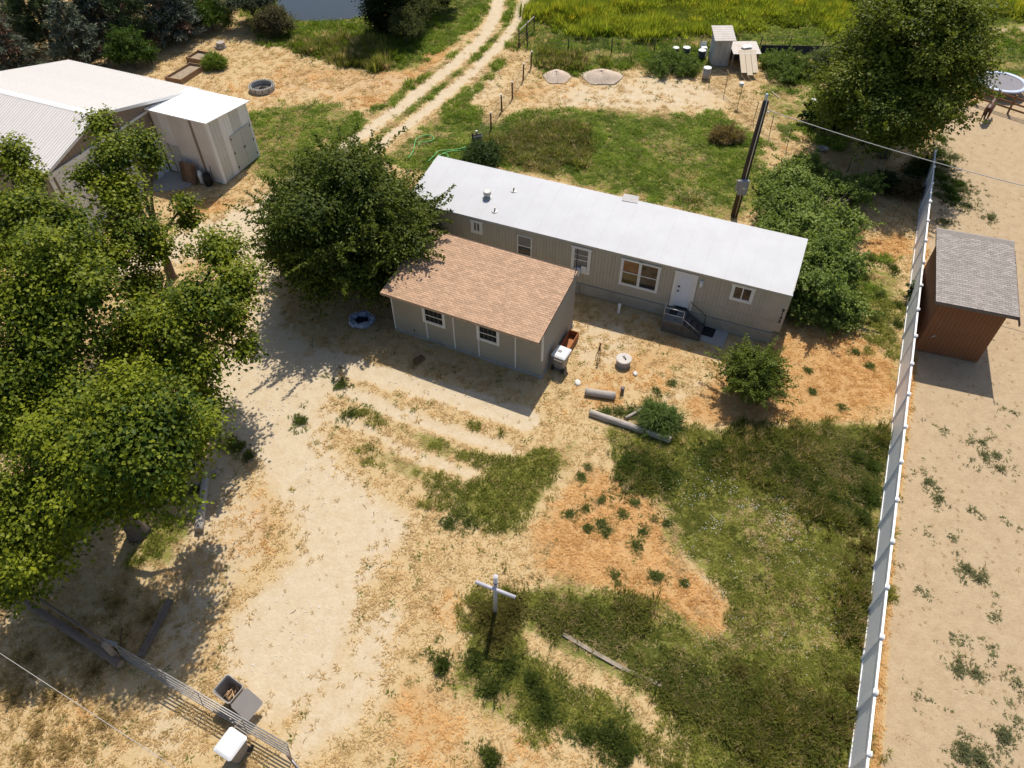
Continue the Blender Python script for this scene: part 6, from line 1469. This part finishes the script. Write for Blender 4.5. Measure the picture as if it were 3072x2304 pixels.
# extra weeds on the dry ground, the paddock and along the fence: (x, y, radius, count, height, tone)
WEEDS = []
def weeds(*items):
    for it in items: WEEDS.append(it)
weeds(*[(p, .6, 26, .18, 0) for p in ((23.96, 23.16), (24.28, 22.27), (24.19, 21.56), (23.75, 22.13), (20.32, 20.76), (20.41, 19.82), (20.57, 15.52), (20.26, 16.02), (18.61, 11.40), (20.07, 11.11), (18.04, 11.59))],
      *[(p, .45, 9, .1, 0) for p in ((22.37, 23.93), (21.79, 19.15), (23.20, 18.38), (20.31, 17.66), (20.54, 13.85), (18.11, 14.71), (18.93, 12.84), (19.51, 9.52), (19.13, 17.92), (26.53, 25.15), (19.64, 12.25), (19.47, 10.21), (16.16, 10.59))],
      *[(p, .6, 60, .25, 0) for p in ((31.95, 43.95), (29.58, 42.06), (32.96, 42.56), (18.75, 9.02), (16.96, 8.53), (17.52, 8.20))],
      *[(p, RNG.uniform(.12, .4), int(RNG.uniform(8, 40)), .18, 1) for p in ((4.28, 19.79), (5.82, 19.65), (5.20, 19.01), (6.70, 18.74), (4.17, 18.51), (4.56, 15.89), (6.30, 15.77), (6.59, 15.65), (4.62, 15.44), (6.06, 18.00), (3.37, 21.15), (3.75, 21.70), (3.50, 18.26), (2.68, 19.02), (5.65, 17.28), (5.45, 20.31), (3.47, 19.28), (4.34, 18.01), (7.20, 18.49), (7.58, 15.43))],
      *[(p, .22, 26, .16, 1) for p in ((8.69, 27.34), (7.84, 26.73), (8.92, 24.02), (14.64, 26.55), (16.31, 26.70), (12.29, 23.84), (19.64, 29.68), (20.07, 28.58), (17.59, 25.54), (16.48, 28.26))],
      *[(p, .5, 90, .5, 1) for p in ((-2.91, 11.80), (0.75, 11.22), (1.11, 10.67), (1.27, 9.96), (3.88, 8.93), (4.18, 8.43), (-0.88, 8.30), (-1.50, 11.98), (-0.18, 11.79), (-0.92, 10.86), (2.83, 9.10), (3.54, 9.10))],
      *[(p, .75, 220, .55, 2) for p in ((-0.97, 13.97), (-0.47, 13.66), (-0.76, 13.15), (-0.17, 14.18))],
      *[(p, .8, 150, .45, 1) for p in ((6.55, 21.97), (6.67, 21.12), (10.21, 22.37), (13.95, 21.07), (14.41, 20.25), (17.26, 22.18), (17.10, 20.24), (16.37, 18.68), (18.72, 23.05), (13.11, 21.36))],
      *[(p, .6, 90, .4, 2) for p in ((15.32, 16.05), (14.70, 14.73), (14.11, 13.47), (16.11, 17.21), (13.52, 10.97), (12.77, 9.73), (10.93, 10.98), (9.20, 11.54))],
      *[(p, .9, 110, .6, 3) for p in ((-20.12, 70.46), (-18.28, 69.94), (-16.47, 69.42), (-14.67, 68.90), (-12.91, 68.59), (-17.67, 71.44), (-15.83, 70.91), (-14.01, 70.38), (-19.52, 71.98), (-11.55, 67.89), (-10.23, 67.40), (-21.51, 73.06), (-22.74, 74.69), (-13.52, 73.48), (-15.47, 74.59), (-17.32, 74.83), (-19.18, 75.07))],
      *[(p, .9, 90, .5, 1) for p in ((3.29, 67.23), (5.79, 66.73), (8.35, 67.17), (10.82, 66.66), (13.40, 67.10), (15.84, 66.60), (4.05, 65.36), (15.21, 65.22))],
      *[(p, .45, 50, .22, 1) for p in ((-9.31, 27.41), (-2.58, 19.06), (-2.99, 18.55), (-2.12, 18.55), (-13.98, 23.13), (-13.37, 22.54), (-15.47, 20.45), (-8.49, 25.24), (-11.11, 24.79))],
      *[(p, .9, 80, .30, 4) for p in ((-20.01, 12.28), (-18.25, 10.78), (-17.12, 11.69), (-18.39, 9.38), (-16.32, 12.65), (-18.41, 13.06), (-19.91, 10.79), (-15.63, 14.06), (-17.25, 14.70), (-16.01, 9.71), (-17.04, 8.71), (-18.31, 8.39))],
      *[(p, .55, 60, .30, 0) for p in ((31.75, 48.40), (31.53, 46.56), (33.55, 50.31), (30.40, 45.39), (32.45, 45.96), (32.94, 50.98))],
      *[(p, .5, 55, .3, 1) for p in ((22.30, 36.23), (22.58, 34.46), (24.37, 37.13), (23.21, 38.08), (23.41, 33.60), (21.60, 32.38), (22.83, 31.97), (21.45, 34.47))],
      *[(p, .4, 60, .18, 1) for p in ((4.99, 25.24), (5.74, 25.30), (6.34, 25.20))])
TONES = [((.13, .15, .07), (.28, .28, .14)), ((.06, .095, .022), (.17, .20, .045)), ((.11, .10, .025), (.30, .26, .08)), ((.09, .15, .016), (.26, .33, .04)), ((.34, .24, .10), (.60, .46, .22))]
TONES.append(((.045, .085, .014), (.14, .185, .038)))
weeds(*[(p, .7, 130, .42, 5) for p in ((6.10, 22.11), (6.85, 21.62), (7.47, 21.12), (6.54, 20.99), (5.81, 21.55), (14.10, 21.63), (14.82, 20.52), (13.75, 22.06), (10.62, 22.66), (15.37, 19.72), (17.77, 21.61), (17.15, 19.71))],
      *[(p, .8, 120, .35, 5) for p in ((32.59, 50.98), (32.47, 49.35), (31.56, 47.47), (31.46, 45.97), (31.32, 44.81), (33.57, 53.02), (32.37, 46.56))],
      *[(p, 1.0, 120, 1.0, 3) for p in ((-19.58, 69.95), (-17.73, 69.24), (-15.91, 68.63), (-14.15, 68.22), (-12.39, 67.81), (-17.06, 70.42), (-15.26, 70.00), (-13.44, 69.38), (-11.18, 68.37))])
wp, ws, wh, wt = [], [], [], []
for (px_, py_), rr, cnt, hh, tone in WEEDS:
    a = RNG.uniform(0, 6.28, cnt); rr = rr * RNG.uniform(.7, 1.5); d = np.abs(RNG.normal(0, .75, cnt)) * rr * (1 + .5 * np.sin(2 * a + px_ * 3) + .3 * np.sin(5 * a + py_))
    wp.append(np.stack([px_ + d * np.cos(a), py_ + d * np.sin(a), np.full(cnt, -.02)], 1)); ws.append(RNG.uniform(.12, .26, cnt)); wh.append(hh * .7 * RNG.uniform(.4, 1.2, cnt) * np.clip(1.2 - d / rr * .5, .25, 1.2))
    tt = RNG.random((cnt, 1)); wt.append(np.array(TONES[tone][0]) * (1 - tt) + np.array(TONES[tone][1]) * tt)
scatter('grass', 'dry and green grass tufts covering the yard and meadow', 'grass', short_me, P, wid, hgt_, tint)
scatter('weeds', 'tall weeds growing in clumps on the dry ground', 'weeds', tuft_mesh('weed_tuft_mesh', 12, .5, .8, .10, 9), np.concatenate(wp), np.concatenate(ws), np.concatenate(wh), np.concatenate(wt))
# clover flowers in the green right of the orange patch
fm = MB().lathe([(.3, 0), (1, .5), (.6, 1.2), (.1, 1.4)], 6).mesh('clover_head_mesh'); fm.materials.append(M('white_clover', (.72, .70, .64), .8, .1, 4))
nf = 1500; cpx, cpy = RNG.normal(0, 1, nf), RNG.normal(0, 1, nf)
(ax_, ay_), (bx_, by_) = (10.34, 18.97), (11.14, 14.97)
sel = RNG.random(nf) < .6
fx_ = np.where(sel, ax_ + cpx * 1.9, bx_ + cpx * 2.0); fy_ = np.where(sel, ay_ + cpy * 1.0, by_ + cpy * 1.7)
kf = (fbm(fx_, fy_, .9, 77) > .5); fx_, fy_ = fx_[kf], fy_[kf]; nf = len(fx_)
scatter('clover_flowers', 'small white clover heads dotted over the green weeds', 'flowers', fm, np.stack([fx_, fy_, RNG.uniform(.08, .2, nf)], 1), np.full(nf, .022), np.full(nf, .03), np.ones((nf, 3)))
sm_ = MB().lathe([(.6, -.3), (1, .2), (.7, .7), (.2, .9)], 6).mesh('pebble_mesh'); sm_.materials.append(M('pale_pebble', (.58, .53, .46), .9, .3, 3))
px_ = RNG.uniform(-17, 3, 5000); py_ = RNG.uniform(8, 45, 5000); kf = (sample(W['dirt'], px_, py_) > .75) & ~blocked(px_, py_) & (fbm(px_, py_, .6, 88) > .48); px_, py_ = px_[kf], py_[kf]; npb = len(px_)
scatter('pebbles', 'loose pale pebbles on the dirt driveway', 'pebbles', sm_, np.stack([px_, py_, np.full(npb, -.045)], 1), RNG.uniform(.012, .045, npb), RNG.uniform(.012, .03, npb), np.ones((npb, 3)))
# twigs and droppings on bare soil
tm = MB().tube([(-.5, 0, .02), (-.1, .08, .05), (.5, -.05, .02)], [.03, .035, .015], 4).mesh('twig_mesh'); tm.materials.append(M('dark_twig', (.13, .085, .05), .9, .3, 5))
nt_ = 420; tx = RNG.uniform(-17, -2, nt_); ty_ = RNG.uniform(8, 26, nt_); kf = fbm(tx, ty_, .5, 61) > .47; tx, ty_ = tx[kf], ty_[kf]
sx_ = RNG.uniform(14, 34, 900); sy_ = RNG.uniform(8, 48, 900); kf = (sample(W['sand'], sx_, sy_) > .8) & ~blocked(sx_, sy_); sx_, sy_ = sx_[kf], sy_[kf]
gx_ = RNG.uniform(2, 17, 260); gy_ = RNG.uniform(54, 64, 260); tx = np.concatenate([tx, sx_, gx_]); ty_ = np.concatenate([ty_, sy_, gy_]); nt_ = len(tx)
scatter('twigs', 'fallen twigs and crumbs scattered over the bare soil', 'twigs', tm, np.stack([tx, ty_, np.full(nt_, -.035)], 1), RNG.uniform(.04, .16, nt_) * RNG.choice([1, 1, 1, 2.4], nt_), RNG.uniform(.2, .4, nt_), np.ones((nt_, 3)))
